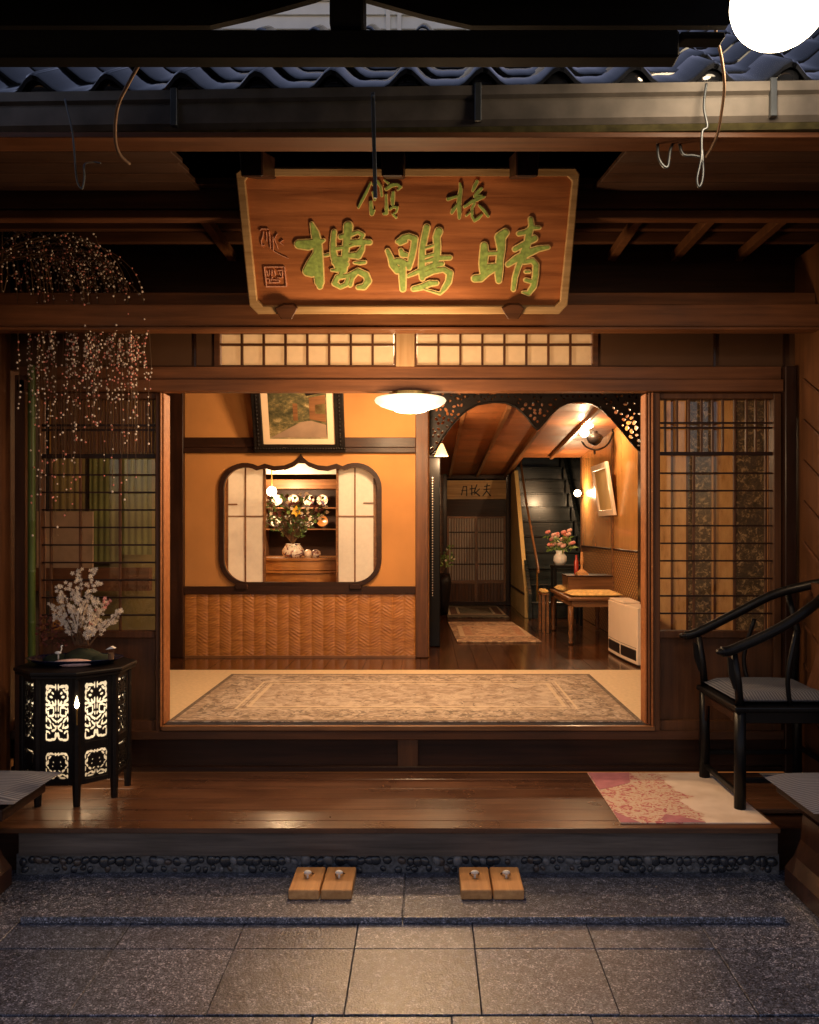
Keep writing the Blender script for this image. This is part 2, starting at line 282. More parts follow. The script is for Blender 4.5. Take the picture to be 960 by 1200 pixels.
# ------------------------------------------------------------------ mesh building
class MB:
    def __init__(s): s.v = []; s.f = []
    def box(s, x0, x1, y0, y1, z0, z1):
        i = len(s.v); s.v += [Vector(p) for p in ((x0,y0,z0),(x1,y0,z0),(x1,y1,z0),(x0,y1,z0),(x0,y0,z1),(x1,y0,z1),(x1,y1,z1),(x0,y1,z1))]
        s.f += [(i,i+3,i+2,i+1),(i+4,i+5,i+6,i+7),(i,i+1,i+5,i+4),(i+1,i+2,i+6,i+5),(i+2,i+3,i+7,i+6),(i+3,i,i+4,i+7)]; return s
    def hexa(s, b, t):                       # four bottom, four top corners
        i = len(s.v); s.v += [Vector(p) for p in list(b)+list(t)]
        s.f += [(i,i+3,i+2,i+1),(i+4,i+5,i+6,i+7),(i,i+1,i+5,i+4),(i+1,i+2,i+6,i+5),(i+2,i+3,i+7,i+6),(i+3,i,i+4,i+7)]; return s
    def bar(s, a, b, w, h, up=(0,0,1)):
        a = Vector(a); b = Vector(b); d = (b-a).normalized(); up = Vector(up)
        if abs(d.dot(up)) > .98: up = Vector((0,1,0))
        sx = d.cross(up).normalized()*w/2; sz = sx.cross(d).normalized()*h/2
        return s.hexa([a-sx-sz, a+sx-sz, b+sx-sz, b-sx-sz], [a-sx+sz, a+sx+sz, b+sx+sz, b-sx+sz])
    def tube(s, pts, rad, seg=8, caps=True):
        pts = [Vector(p) for p in pts]; n = len(pts)
        if not isinstance(rad, (list, tuple)): rad = [rad]*n
        i0 = len(s.v); prev = None
        for k, p in enumerate(pts):
            d = (pts[min(k+1, n-1)]-pts[max(k-1, 0)]).normalized()
            if prev is None: u = d.orthogonal().normalized()
            else:
                u = prev-d*prev.dot(d); u = u.normalized() if u.length > 1e-6 else d.orthogonal().normalized()
            prev = u; w = d.cross(u)
            for q in range(seg):
                a = 2*math.pi*q/seg; s.v.append(p+(u*math.cos(a)+w*math.sin(a))*rad[k])
        for k in range(n-1):
            for q in range(seg):
                a = i0+k*seg+q; b = i0+k*seg+(q+1)%seg; s.f.append((a, b, b+seg, a+seg))
        if caps: s.f.append(tuple(i0+q for q in reversed(range(seg)))); s.f.append(tuple(i0+(n-1)*seg+q for q in range(seg)))
        return s
    def lathe(s, c, prof, seg=24, M=None):
        c = Vector(c); i0 = len(s.v); n = len(prof)
        for r, z in prof:
            for q in range(seg):
                a = 2*math.pi*q/seg; p = Vector((r*math.cos(a), r*math.sin(a), z))
                if M: p = M @ p
                s.v.append(c+p)
        for k in range(n-1):
            for q in range(seg):
                a = i0+k*seg+q; b = i0+k*seg+(q+1)%seg; s.f.append((a, b, b+seg, a+seg))
        s.f.append(tuple(i0+q for q in reversed(range(seg)))); s.f.append(tuple(i0+(n-1)*seg+q for q in range(seg))); return s
    def ball(s, c, r, seg=8, rings=5, sc=(1,1,1), M=None):
        i0 = len(s.v); c = Vector(c)
        def pt(a, b):
            p = Vector((r*sc[0]*math.sin(b)*math.cos(a), r*sc[1]*math.sin(b)*math.sin(a), r*sc[2]*math.cos(b)))
            if M: p = M @ p
            return c+p
        s.v.append(pt(0, 0))
        for k in range(1, rings):
            for q in range(seg): s.v.append(pt(2*math.pi*q/seg, math.pi*k/rings))
        s.v.append(pt(0, math.pi)); e = len(s.v)-1
        for q in range(seg):
            s.f.append((i0, i0+1+q, i0+1+(q+1)%seg)); b = i0+1+(rings-2)*seg; s.f.append((e, b+(q+1)%seg, b+q))
        for k in range(rings-2):
            for q in range(seg):
                a = i0+1+k*seg+q; b = i0+1+k*seg+(q+1)%seg; s.f.append((a, a+seg, b+seg, b))
        return s
    def prism(s, poly, fn, holes=()):        # poly in 2D; fn(u, v, t) -> 3D for t=0 (front) and 1 (back)
        loops = [poly]+list(holes); tri = tessellate_polygon([[Vector((p[0], p[1], 0)) for p in l] for l in loops])
        flat = [p for l in loops for p in l]; n = len(flat); i0 = len(s.v)
        for t in (0, 1): s.v += [Vector(fn(p[0], p[1], t)) for p in flat]
        for a, b, c in tri: s.f.append((i0+a, i0+b, i0+c)); s.f.append((i0+n+c, i0+n+b, i0+n+a))
        o = 0
        for l in loops:
            m = len(l)
            for k in range(m): a = i0+o+k; b = i0+o+(k+1)%m; s.f.append((a, b, b+n, a+n))
            o += m
        return s
    def build(s, name, mat, parent=None, bevel=0, smooth=False, origin=None, segs=1):
        base = wloc(parent) if parent else Vector((0,0,0))
        og = Vector(origin) if origin is not None else base
        me = bpy.data.meshes.new(name); me.from_pydata([tuple(v-og) for v in s.v], [], s.f); me.materials.append(MATS[mat] if isinstance(mat, str) else mat)
        import bmesh
        b = bmesh.new(); b.from_mesh(me); bmesh.ops.recalc_face_normals(b, faces=b.faces); b.to_mesh(me); b.free()
        if smooth:
            me.shade_smooth()
            if smooth != 'all': me.set_sharp_from_angle(angle=R(42))
        o = bpy.data.objects.new(name, me); COL.objects.link(o); o.parent = parent; o.location = og-base
        if bevel:
            md = o.modifiers.new('bevel', 'BEVEL'); md.width = bevel; md.segments = segs; md.limit_method = 'ANGLE'; md.angle_limit = R(50)
        return o
def wloc(o):
    v = Vector((0,0,0))
    while o: v += o.location; o = o.parent
    return v
def thing(name, loc, label, cat, group=None):
    o = bpy.data.objects.new(name, None); COL.objects.link(o); o.location = loc; o.empty_display_size = .1
    o['label'] = label; o['category'] = cat
    if group: o['group'] = group
    return o
def tag(o, label, cat, group=None):
    o['label'] = label; o['category'] = cat
    if group: o['group'] = group
    return o
def struct(o, kind='structure'): o['kind'] = kind; return o
def setting(name, loc=(0,0,0)):
    o = bpy.data.objects.new(name, None); COL.objects.link(o); o.location = loc; o['kind'] = 'structure'; return o
def stuff(o): o['kind'] = 'stuff'; return o
def cp(o, d, parent=None):
    c = o.copy(); COL.objects.link(c); c.parent = parent if parent else o.parent; c.location = o.location+Vector(d); return c
def copy_tree(o, d, parent=None, label=None):
    c = o.copy(); COL.objects.link(c)
    if parent: c.parent = parent
    else: c.location = o.location+Vector(d)
    if label: c['label'] = label
    for ch in [k for k in bpy.data.objects if k.parent == o]: copy_tree(ch, (0,0,0), c)
    return c
def light(name, loc, power, radius=.05, color=WARM, parent=None):
    l = bpy.data.lights.new(name, 'POINT'); l.energy = power; l.shadow_soft_size = radius; l.color = color
    o = bpy.data.objects.new(name, l); COL.objects.link(o)
    if parent: o.parent = parent; o.location = Vector(loc)-wloc(parent)
    else: o.location = loc
    return o
def spot(name, loc, power, ang, radius=.05, color=WARM):
    l = bpy.data.lights.new(name, 'SPOT'); l.energy = power; l.spot_size = ang; l.shadow_soft_size = radius; l.color = color; l.spot_blend = .6
    o = bpy.data.objects.new(name, l); COL.objects.link(o); o.location = loc; return o

# sdf of brush strokes on a grid, plate cut along the zero line
def sdf_strokes(U, V, strokes):
    d = np.full(U.shape, 1e9)
    for st in strokes:
        if len(st) == 1: st = [st[0], (st[0][0]+.01, st[0][1], st[0][2])]
        for (x0, y0, r0), (x1, y1, r1) in zip(st[:-1], st[1:]):
            dx, dy = x1-x0, y1-y0; L = dx*dx+dy*dy+1e-9
            t = np.clip(((U-x0)*dx+(V-y0)*dy)/L, 0, 1)
            d = np.minimum(d, np.hypot(U-x0-t*dx, V-y0-t*dy)-(r0+t*(r1-r0)))
    return d
def iso_plate(mb, D, us, vs, fn):            # keeps D<0; fn(u,v,t)
    nv, nu = D.shape; idx = {}
    def vid(key, u, v, t):
        k = (key, t)
        if k not in idx: idx[k] = len(mb.v); mb.v.append(Vector(fn(u, v, t)))
        return idx[k]
    D = np.where(np.abs(D) < 1e-6, 1e-6, D)
    neg = D < 0
    for j in range(nv-1):
        row = neg[j]; row2 = neg[j+1]
        for i in range(nu-1):
            c = (row[i], row[i+1], row2[i+1], row2[i])
            if not any(c): continue
            cor = ((i, j), (i+1, j), (i+1, j+1), (i, j+1)); poly = []; cross = []
            for k in range(4):
                a = cor[k]; b = cor[(k+1)%4]; da = D[a[1], a[0]]; db = D[b[1], b[0]]
                if da < 0: poly.append((('c', a), us[a[0]], vs[a[1]]))
                if (da < 0) != (db < 0):
                    t = da/(da-db); key = ('e', min(a, b), max(a, b)); pt = (key, us[a[0]]+t*(us[b[0]]-us[a[0]]), vs[a[1]]+t*(vs[b[1]]-vs[a[1]]))
                    poly.append(pt); cross.append((pt, da < 0))
            if len(poly) < 3: continue
            mb.f.append(tuple(vid(*p, 0) for p in poly)); mb.f.append(tuple(vid(*p, 1) for p in reversed(poly)))
            if len(cross) == 2:
                a, b = cross[0][0], cross[1][0]; mb.f.append((vid(*a, 0), vid(*b, 0), vid(*b, 1), vid(*a, 1)))
            elif len(cross) == 4:
                for q in (0, 2):
                    a, b = cross[q][0], cross[q+1][0]; mb.f.append((vid(*a, 0), vid(*b, 0), vid(*b, 1), vid(*a, 1)))
    return mb
def bez(pts, n=8):                            # Catmull-Rom through points
    pts = [Vector(p) for p in pts]; out = []
    for i in range(len(pts)-1):
        p0 = pts[max(i-1, 0)]; p1 = pts[i]; p2 = pts[i+1]; p3 = pts[min(i+2, len(pts)-1)]
        for k in range(n):
            t = k/n; out.append(.5*((2*p1)+(p2-p0)*t+(2*p0-5*p1+4*p2-p3)*t*t+(3*p1-p0-3*p2+p3)*t*t*t))
    out.append(pts[-1]); return out

#@@STRUCTURE
D = 4.53; FL = .615; PT = .356; BW = 6.95
# ---- the yard: ground sheet, granite slabs, the raised step slabs
g = struct(MB().hexa([(-30, -20, -.8+GS*-20), (30, -20, -.8+GS*-20), (30, 3.78, -.8+gz(3.78)), (-30, 3.78, -.8+gz(3.78))],
    [(-30, -20, gz(-20)-.03), (30, -20, gz(-20)-.03), (30, 3.78, gz(3.78)-.03), (-30, 3.78, gz(3.78)-.03)]).build('ground', 'mortar'))
pav = setting('pavement', (0, 3.1, gz(3.1)))
sx = .456
def slabpiece(x0, x1, y0, y1, dz=0):
    gp = .0014; tilt = rnd.uniform(-.0008, .0008)
    mb = MB().hexa([(x0+gp, y0+gp, gz(y0)-.05), (x1-gp, y0+gp, gz(y0)-.05), (x1-gp, y1-gp, gz(y1)-.05), (x0+gp, y1-gp, gz(y1)-.05)],
        [(x0+gp, y0+gp, gz(y0)+dz), (x1-gp, y0+gp, gz(y0)+dz+tilt), (x1-gp, y1-gp, gz(y1)+dz+tilt), (x0+gp, y1-gp, gz(y1)+dz)])
    mb.build('paving_slab', 'granite', pav, bevel=.002)
rows = [(3.10, 3.78, 0), (2.702, 3.10, 0), (2.30, 2.695, -.10), (1.9, 2.30, -.1), (1.5, 1.9, .05)]
for y0, y1, off in rows:
    x0 = X(553.5, 3.28)-sx*8+off
    for k in range(16 if y0 > 2.2 else 12):
        slabpiece(x0+k*sx, x0+(k+1)*sx, y0, y1, rnd.uniform(-.001, .001))
step = setting('step_slab', (-.1, 3.5, .12))
st_z = .146
for x0, x1 in ((-1.63, X(472, 3.3)), (X(472, 3.3), 1.44)):
    MB().box(x0+.002, x1-.002, 3.28, 3.70, .118, st_z).build('granite_slab', 'granite', step, bevel=.004, segs=2)
MB().box(-1.60, 1.41, 3.31, 3.70, .05, .12).build('bedding', 'mortar', step)
# ---- pebble course under the platform
peb = setting('pebble_course', (-.1, 3.72, .14))
MB().box(-1.86, 1.60, 3.715, 3.80, -.1, .226).build('mortar_bed', 'pebble_mortar', peb)
pb = []
for k in range(3):
    for q in range(2):
        mb = MB(); M = Matrix.Rotation(rnd.uniform(0, 6), 3, 'Y'); mb.ball((0,0,0), .019, 10, 7, (1.0+.35*q, .55, 1.2), M)
        o = mb.build('pebble', ('pebble_dark', 'pebble_grey', 'pebble_brown')[k], peb, smooth='all', origin=(0,0,0)); pb.append(o)
k = 0; xx = -1.83
while xx < 1.58:
    for row in range(2):
        if rnd.random() < .05+.3*row: continue
        p = Vector((xx+rnd.uniform(-.008, .008)+row*.017, 3.713+rnd.uniform(-.004, .003), .196-row*.036+rnd.uniform(-.005, .005)))
        src = pb[rnd.choice((0, 1, 0, 1, 0, 1, 2, 4))]
        c = src.copy(); COL.objects.link(c); c.parent = peb; c.location = p-wloc(peb); s = rnd.uniform(.75, 1.22); s *= (1, .72)[row]; c.scale = (s, s, s*rnd.uniform(.8, 1.15)); c.rotation_euler = (0, rnd.uniform(-.8, .8), rnd.uniform(-.3, .3))
    xx += rnd.uniform(.031, .041)
for o in pb: bpy.data.objects.remove(o)
# ---- wooden porch platform
plat = setting('porch_platform', (-.1, 4.1, PT))
MB().box(-1.84, 1.585, 3.69, 3.75, .226, PT-.022).build('front_beam', 'weathered', plat, bevel=.004, segs=2)
ys = [3.675, 3.775, 3.93, 4.085, 4.24, 4.40, 4.528]
for y0, y1 in zip(ys[:-1], ys[1:]):
    MB().box(-2.30, 1.59 if y0 < 3.9 else 2.12, y0+.0012, y1-.0012, PT-.022+(.0 if y0 > 3.7 else -.001), PT+rnd.uniform(-.0008, .0008)).build('floor_board', 'porch_floor', plat, bevel=.0025)
MB().box(-2.30, 2.12, 3.76, 4.52, .05, PT-.03).build('under_frame', 'dark_x', plat)
# ---- threshold
thr = setting('threshold', (-.1, D, .5))
MB().box(-2.3, 2.1, D+.03, D+.10, PT, .54).build('riser_board', 'dark_x', thr)
MB().box(X(466, D), X(490, D), D+.01, D+.04, PT, .535).build('short_post', 'panel_z', thr, bevel=.002)
MB().box(-2.3, 2.1, D-.005, D+.13, .535, .585).build('sill_beam', 'panel_x', thr, bevel=.004)
MB().box(X(190, D), X(767, D), D-.012, D+.02, .587, .612).build('sill_track', 'brown_table', thr, bevel=.002)
MB().box(-2.3, 2.1, D+.0, D+.03, PT, .385).build('skirting', 'dark_x', thr, bevel=.002)
# ---- interior floor
MB().box(-2.3, 1.75, D+.10, 6.31, .4, FL).build('tatami_floor', 'tatami')
struct(bpy.data.objects['tatami_floor'])
fl = setting('corridor_floor', (0, 8, FL))
x = -2.3
while x < 2.4:
    MB().box(x+.001, x+.148, 6.312, 12.0, .4, FL-.004+rnd.uniform(-.0006, .0006)).build('floor_board', 'corridor_floor', fl)
    x += .15
struct(MB().box(1.76, 3.2, D+.11, 6.31, .4, FL).build('side_floor', 'corridor_floor')); struct(MB().box(-3.2, -2.302, D+.11, 6.31, .4, FL).build('side_floor', 'corridor_floor'))

# ---- facade wall above and beside the opening
fw = setting('facade_wall', (0, D, 2.5))
def fbox(px0, px1, py0, py1, y0, y1, name, mat, par, bev=.003):
    return MB().box(X(px0, y0), X(px1, y0), y0, y1, Z(py1, y0), Z(py0, y0)).build(name, mat, par, bevel=bev)
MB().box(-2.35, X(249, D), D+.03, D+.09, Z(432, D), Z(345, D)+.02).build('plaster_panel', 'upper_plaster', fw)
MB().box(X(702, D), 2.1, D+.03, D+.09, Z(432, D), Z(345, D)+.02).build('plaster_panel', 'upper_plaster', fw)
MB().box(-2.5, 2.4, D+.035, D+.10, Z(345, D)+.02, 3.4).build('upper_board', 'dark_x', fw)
MB().box(X(249, D), X(702, D), D+.04, D+.10, Z(388, D), Z(345, D)+.02).build('head_board', 'panel_x', fw)
for px in (226, 838, 920): MB().box(X(px, D), X(px, D)+.012, D+.022, D+.032, Z(432, D), Z(345, D)).build('board_joint', 'dark_z', fw)
# lintel
lin = setting('lintel', (0, D, 2.5))
MB().box(-2.26, X(917, D), D-.02, D+.05, Z(461, D+.05), Z(445, D)).build('lintel_beam', 'beam_lit', lin, bevel=.004)
MB().box(-2.26, X(917, D), D+.01, D+.048, Z(445, D)+.002, Z(429, D)).build('lintel_board', 'beam_lit', lin, bevel=.003)
# transom shoji (kumiko grid with paper panes), one thing each side of the short post
def transom(px0, px1, label):
    t = thing('transom_window', (X((px0+px1)/2, D), D+.05, Z(428, D)), label, 'transom window', 'paper transom windows over the doorway')
    fr = MB(); a, b = X(px0, D), X(px1, D); z0, z1 = Z(431, D), Z(391, D)
    fr.box(a-.03, a, D+.02, D+.07, z0, z1+.03); fr.box(b, b+.03, D+.02, D+.07, z0, z1+.03); fr.box(a-.03, b+.03, D+.018, D+.07, z0-.0, z0+.02); fr.box(a-.03, b+.03, D+.018, D+.07, z1+.008, z1+.03)
    fr.build('frame', 'beam_x', t, bevel=.002)
    n = 8; w = (b-a)/n; zr = Z(402, D)
    bar = MB().box(-.006, .006, D+.03, D+.05, z0+.02, z1+.008).build('bar', 'beam_z', t, origin=(0, D+.04, z0))
    for k in range(1, n): c = cp(bar, (0,0,0), t); c.location = Vector((a+k*w, D+.04, z0))-wloc(t)
    bpy.data.objects.remove(bar)
    MB().box(a, b, D+.032, D+.048, zr-.006, zr+.006).build('rail', 'beam_x', t)
    for k in range(n):
        for q0, q1 in ((z0+.02, zr-.006), (zr+.006, z1+.008)):
            MB().box(a+k*w+.006, a+(k+1)*w-.006, D+.051, D+.053, q0, q1).build('pane', 'transom_paper', t)
    return t
transom(256, 462, 'glowing paper transom of square panes above the picture and round window')
transom(488, 696, 'glowing paper transom of square panes above the carved black arch')
MB().box(X(464, D), X(486, D), D+.005, D+.09, Z(429, D), Z(389, D)).build('king_post', 'pale_wood', lin, bevel=.003)

# door posts with grooved edges; light on the edges put in as lighter wood strips
def post(px0, px1, y0, y1, py0, py1, name, mat, par): return MB().box(X(px0, D), X(px1, D), y0, y1, Z(py1, D), Z(py0, D)).build(name, mat, par, bevel=.004)
dp = setting('door_posts', (X(188, D), D, .6))
post(182, 187, D+.0, D+.10, 462, 862, 'post_edge', 'beam_z', dp); post(187.5, 189.5, D-.008, D+.09, 460, 852, 'post_edge', 'ceiling_wood', dp); post(190, 191.5, D+.01, D+.12, 460, 850, 'post_edge', 'ceiling_wood', dp)
post(757.5, 760, D+.02, D+.12, 460, 850, 'post_edge', 'ceiling_wood', dp); post(760.5, 763, D+.0, D+.12, 460, 850, 'post_edge', 'beam_z', dp); post(763.5, 766, D-.008, D+.09, 460, 851, 'post_edge', 'ceiling_wood', dp); post(766, 774, D+.0, D+.10, 460, 862, 'post_edge', 'panel_z', dp)

# ---- lattice screens
def lattice(label, px0, px1, vtop, hs, vlow, fx, low_mat, paper_cells=()):
    t = thing('lattice_screen', (X((px0+px1)/2, D), D+.05, Z(860, D)), label, 'lattice screen')
    a, b = X(px0, D), X(px1, D); y0, y1 = D+.03, D+.055
    ztop, zmid, zb = Z(467, D), Z(531, D), Z(740, D)
    fr = MB(); fr.box(X(fx[0], D), a, D+.01, D+.08, Z(862, D), Z(460, D)); fr.box(b, X(fx[1], D), D+.01, D+.08, Z(862, D), Z(460, D))
    fr.box(a, b, D+.012, D+.078, ztop, Z(460, D)); fr.box(a, b, D+.012, D+.078, Z(748, D), zb); fr.box(a, b, D+.012, D+.078, Z(862, D), Z(845, D))
    fr.build('frame', low_mat, t, bevel=.003)
    MB().box(a, b, D+.04, D+.06, Z(845, D), Z(748, D)).build('lower_panel', low_mat, t)
    vb = MB().box(-.005, .005, -.01, .01, 0, ztop-zmid).build('slat', 'panel_z', t, origin=(0,0,0))
    for px in vtop: c = cp(vb, (0,0,0), t); c.location = Vector((X(px, D), D+.04, zmid))-wloc(t)
    bpy.data.objects.remove(vb)
    vb = MB().box(-.005, .005, -.01, .01, 0, zmid-zb).build('slat', 'panel_z', t, origin=(0,0,0))
    for px in vlow: c = cp(vb, (0,0,0), t); c.location = Vector((X(px, D), D+.042, zb))-wloc(t)
    bpy.data.objects.remove(vb)
    for py, h in hs: MB().box(a, b, D+.028, D+.045, Z(py, D)-h, Z(py, D)+h).build('crossbar', 'dark_x', t)
    return t
ls_r = lattice('lattice screen over mottled bark-papered wall, behind the black armchair', 774, 908, [782,796,810,825,838,850,864,878,889,901], [(494.7,.005),(500.5,.005),(531,.010)]+[(554+20.7*k,.0045) for k in range(9)], [816,864,901], (774, 917), 'panel_z')
ls_l = lattice('lattice screen with close upright slats on top, behind the bead-hung branches', 46, 181, [58+4.1*k for k in range(30)], [(497.6,.006),(503,.006),(534,.012)]+[(556+20.7*k,.0045) for k in range(9)], [56, 90.6, 137.6], (44, 186), 'beam_z')
# glass behind the right lattice
m_, n_, b_, o_ = newmat('pane_glass'); b_.inputs['Transmission Weight'].default_value = 1; b_.inputs['Roughness'].default_value = .02; b_.inputs['IOR'].default_value = 1.3
# glass is thin: mix transparent and a little gloss so lamp light passes
n_.nodes.remove(b_); tr = n_.nodes.new('ShaderNodeBsdfTransparent'); gl = n_.nodes.new('ShaderNodeBsdfGlossy'); gl.inputs['Roughness'].default_value = .03
fz = n_.nodes.new('ShaderNodeFresnel'); fz.inputs[0].default_value = 1.45; mx_ = n_.nodes.new('ShaderNodeMixShader'); n_.links.new(fz.outputs[0], mx_.inputs[0]); n_.links.new(tr.outputs[0], mx_.inputs[1]); n_.links.new(gl.outputs[0], mx_.inputs[2]); n_.links.new(mx_.outputs[0], o_.inputs[0])
MB().box(X(774, D), X(908, D), D+.062, D+.066, Z(740, D), Z(467, D)).build('glass', 'pane_glass', ls_r)
MB().box(X(46, D), X(181, D), D+.062, D+.066, Z(740, D), Z(467, D)).build('glass', 'pane_glass', ls_l)
# wall seen through the right lattice with bark strips
YB = 6.88
rb = setting('side_wall_right', (2.1, YB, 1.6))
MB().box(X(769, YB)+.02, 3.0, YB, YB+.06, FL, 3.0).build('wall_panel', 'bark_plain', rb)
for a, b in ((806, 833), (862, 897)): MB().box(X(a, YB), X(b, YB), YB-.006, YB, FL, 2.9).build('bark_strip', 'bark_strip', rb)
for a in (786, 804, 836, 860, 900): MB().box(X(a, YB), X(a, YB)+.015, YB-.012, YB-.001, Z(752, YB), 2.9).build('strip_edge', 'beam_z', rb)
MB().box(X(769, YB)+.02, 3.0, YB-.03, YB-.012, FL, Z(752, YB)).build('skirting', 'panel_x', rb)
# curtains seen through the left lattice
lb = setting('side_wall_left', (-2.2, YB, 1.6))
MB().box(-3.0, X(187, YB)-.03, YB, YB+.06, FL, 3.0).build('wall_panel', 'curtain', lb)
def folds(px0, px1, py0, py1, y, mat, name, par):
    mb = MB(); n = 24; a, b = X(px0, y), X(px1, y); z0, z1 = Z(py1, y), Z(py0, y)
    for k in range(n+1):
        u = a+(b-a)*k/n; dy = .004*math.sin(k*1.3)+.003*math.sin(k*3.1); mb.v += [Vector((u, y+dy, z0)), Vector((u, y+dy, z1))]
    for k in range(n): mb.f.append((2*k, 2*k+2, 2*k+3, 2*k+1))
    return mb.build(name, mat, par, smooth='all')
folds(58, 100, 535, 600, YB-.1, 'curtain', 'curtain', lb); folds(105, 140, 530, 660, YB-.1, 'curtain_green', 'curtain', lb); folds(140, 178, 530, 650, YB-.12, 'curtain_green', 'curtain', lb); folds(58, 178, 470, 532, YB-.06, 'bamboo_blind', 'blind', lb)
MB().box(X(56, YB), X(120, YB), YB-.2, YB-.18, Z(665, YB), Z(600, YB)).build('paper_shade', 'shade_cloth', lb)
MB().box(X(50, YB), X(186, YB), YB-.24, YB-.16, Z(690, YB), Z(664, YB)).build('window_shelf', 'panel_x', lb)

# ---- porch side walls
swl = setting('porch_wall_left', (-2.3, 4.2, 1.6))
for k in range(7): MB().box(-2.32, -2.285, 4.50-.12*(k+1)+.006, 4.50-.12*k, PT, 3.2).build('wall_board', 'beam_z', swl, bevel=.003)
MB().box(-2.27, X(31, D), D-.02, D+.08, PT, Z(440, D)).build('corner_post', 'beam_z', swl, bevel=.004)
MB().box(-2.40, -2.325, 3.6, 4.7, PT, 3.2).build('backing', 'dark_z', swl)
swr = setting('porch_wall_right', (2.08, 4.2, 1.6))
MB().box(X(918, D), X(931, D), D-.03, D+.10, PT, Z(430, D)).build('corner_post', 'dark_z', swr, bevel=.004)
MB().box(2.05, 2.12, 3.55, D+.03, PT, 3.2).build('wall_panel', 'panel_z', swr)
for k in range(9):
    z = .5+.22*k; MB().bar((2.045, 4.44, z+.25), (2.045, 3.75, z-.15), .012, .014).build('bamboo_strip', 'beam_y', swr)
MB().box(2.0, 2.05, 3.55, 3.62, PT, 3.2).build('corner_post', 'dark_z', swr, bevel=.004)
# bamboo upright
b = MB()
for k in range(8): b.tube([(0,0,.28*k), (0,0,.28*k+.265), (0,0,.28*k+.275), (0,0,.28*k+.28)], [.020, .020, .0225, .020], 12)
bo = MB(); bo.v = [v+Vector((X(37, 4.48), 4.48, PT)) for v in b.v]; bo.f = b.f
tag(bo.build('bamboo_pole', 'bamboo_green', smooth=True, origin=(X(37, 4.48), 4.48, PT)), 'slender green bamboo pole standing beside the bead-hung branches', 'bamboo pole')
#@@EAVES
# ---- porch ceiling, beams
cei = setting('porch_ceiling', (0, 4.2, 3.2))
MB().box(-2.6, 2.6, 3.80, D+.03, 3.30, 3.33).build('ceiling_board', 'panel_x', cei)
for k in range(9):
    xx = 1.03+(k-6)*.352+(0 if k < 7 else -.0)
    MB().box(xx-.022, xx+.022, 3.87, D+.03, 3.19, 3.24).build('rafter', 'panel_z', cei, bevel=.003)
for yy in (4.05, 4.23, 4.42): MB().box(-2.6, 2.6, yy-.018, yy+.018, 3.242, 3.298).build('batten', 'panel_x', cei, bevel=.003)
ba = setting('eave_beam', (0, 3.87, 3.2))
MB().box(-2.6, 2.6, 3.84, 3.90, Z(256, 3.84), Z(246, 3.84)).build('lower_member', 'beam_x', ba, bevel=.004)
MB().box(-2.6, 2.6, 3.845, 3.92, Z(243.5, 3.84), 3.30).build('upper_member', 'beam_x', ba, bevel=.004)
bb = setting('cross_beam', (0, 4.28, 2.8))
MB().box(-2.40, 2.20, 4.28, 4.36, Z(383, 4.28), Z(356, 4.28)).build('beam', 'beam_lit', bb, bevel=.006, segs=2)
MB().box(-2.40, 2.20, 4.270, 4.36, Z(391, 4.36), Z(383, 4.28)-.002).build('lower_lip', 'beam_lit', bb, bevel=.003)
MB().box(-2.40, 2.20, 4.32, 4.36, Z(356, 4.28)+.001, Z(343, 4.32)).build('upper_rail', 'beam_lit', bb, bevel=.003)
# soffit boards from gutter to eave beam, open behind the sign
sof = setting('eave_soffit', (0, 3.4, 3.15))
def sofz(y): return Z(161, 3.02)+(y-3.02)*(3.285-Z(161, 3.02))/(3.84-3.02)
def sboard(x0, x1, y0, y1, mat='beam_x'):
    z0, z1 = sofz(y0), sofz(y1)
    MB().hexa([(x0, y0, z0), (x1, y0, z0), (x1, y1, z1), (x0, y1, z1)], [(x0, y0, z0+.02), (x1, y0, z0+.02), (x1, y1, z1+.02), (x0, y1, z1+.02)]).build('soffit_board', mat, sof, bevel=.002)
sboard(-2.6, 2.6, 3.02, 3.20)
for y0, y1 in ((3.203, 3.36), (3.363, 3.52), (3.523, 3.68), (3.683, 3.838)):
    sboard(-2.6, -1.0-(y0-3.2)*.12, y0, y1, 'shaded_board'); sboard(.78, 2.6, y0, y1, 'shaded_board')
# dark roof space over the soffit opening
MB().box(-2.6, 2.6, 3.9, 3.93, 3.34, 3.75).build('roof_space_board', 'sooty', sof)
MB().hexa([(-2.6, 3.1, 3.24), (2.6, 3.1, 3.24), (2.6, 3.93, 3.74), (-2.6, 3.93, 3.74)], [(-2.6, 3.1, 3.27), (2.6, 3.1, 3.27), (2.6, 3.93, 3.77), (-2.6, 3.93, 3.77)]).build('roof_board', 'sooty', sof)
for px in (295, 460, 618):
    x = X(px, 3.42); MB().hexa([(x-.045, 3.42, Z(207, 3.42)), (x+.045, 3.42, Z(207, 3.42)), (x+.045, 3.90, 3.36), (x-.045, 3.90, 3.36)], [(x-.05, 3.40, Z(178, 3.42)), (x+.05, 3.40, Z(178, 3.42)), (x+.05, 3.90, 3.45), (x-.05, 3.90, 3.45)]).build('rafter_end', 'dark_y', sof, bevel=.006)
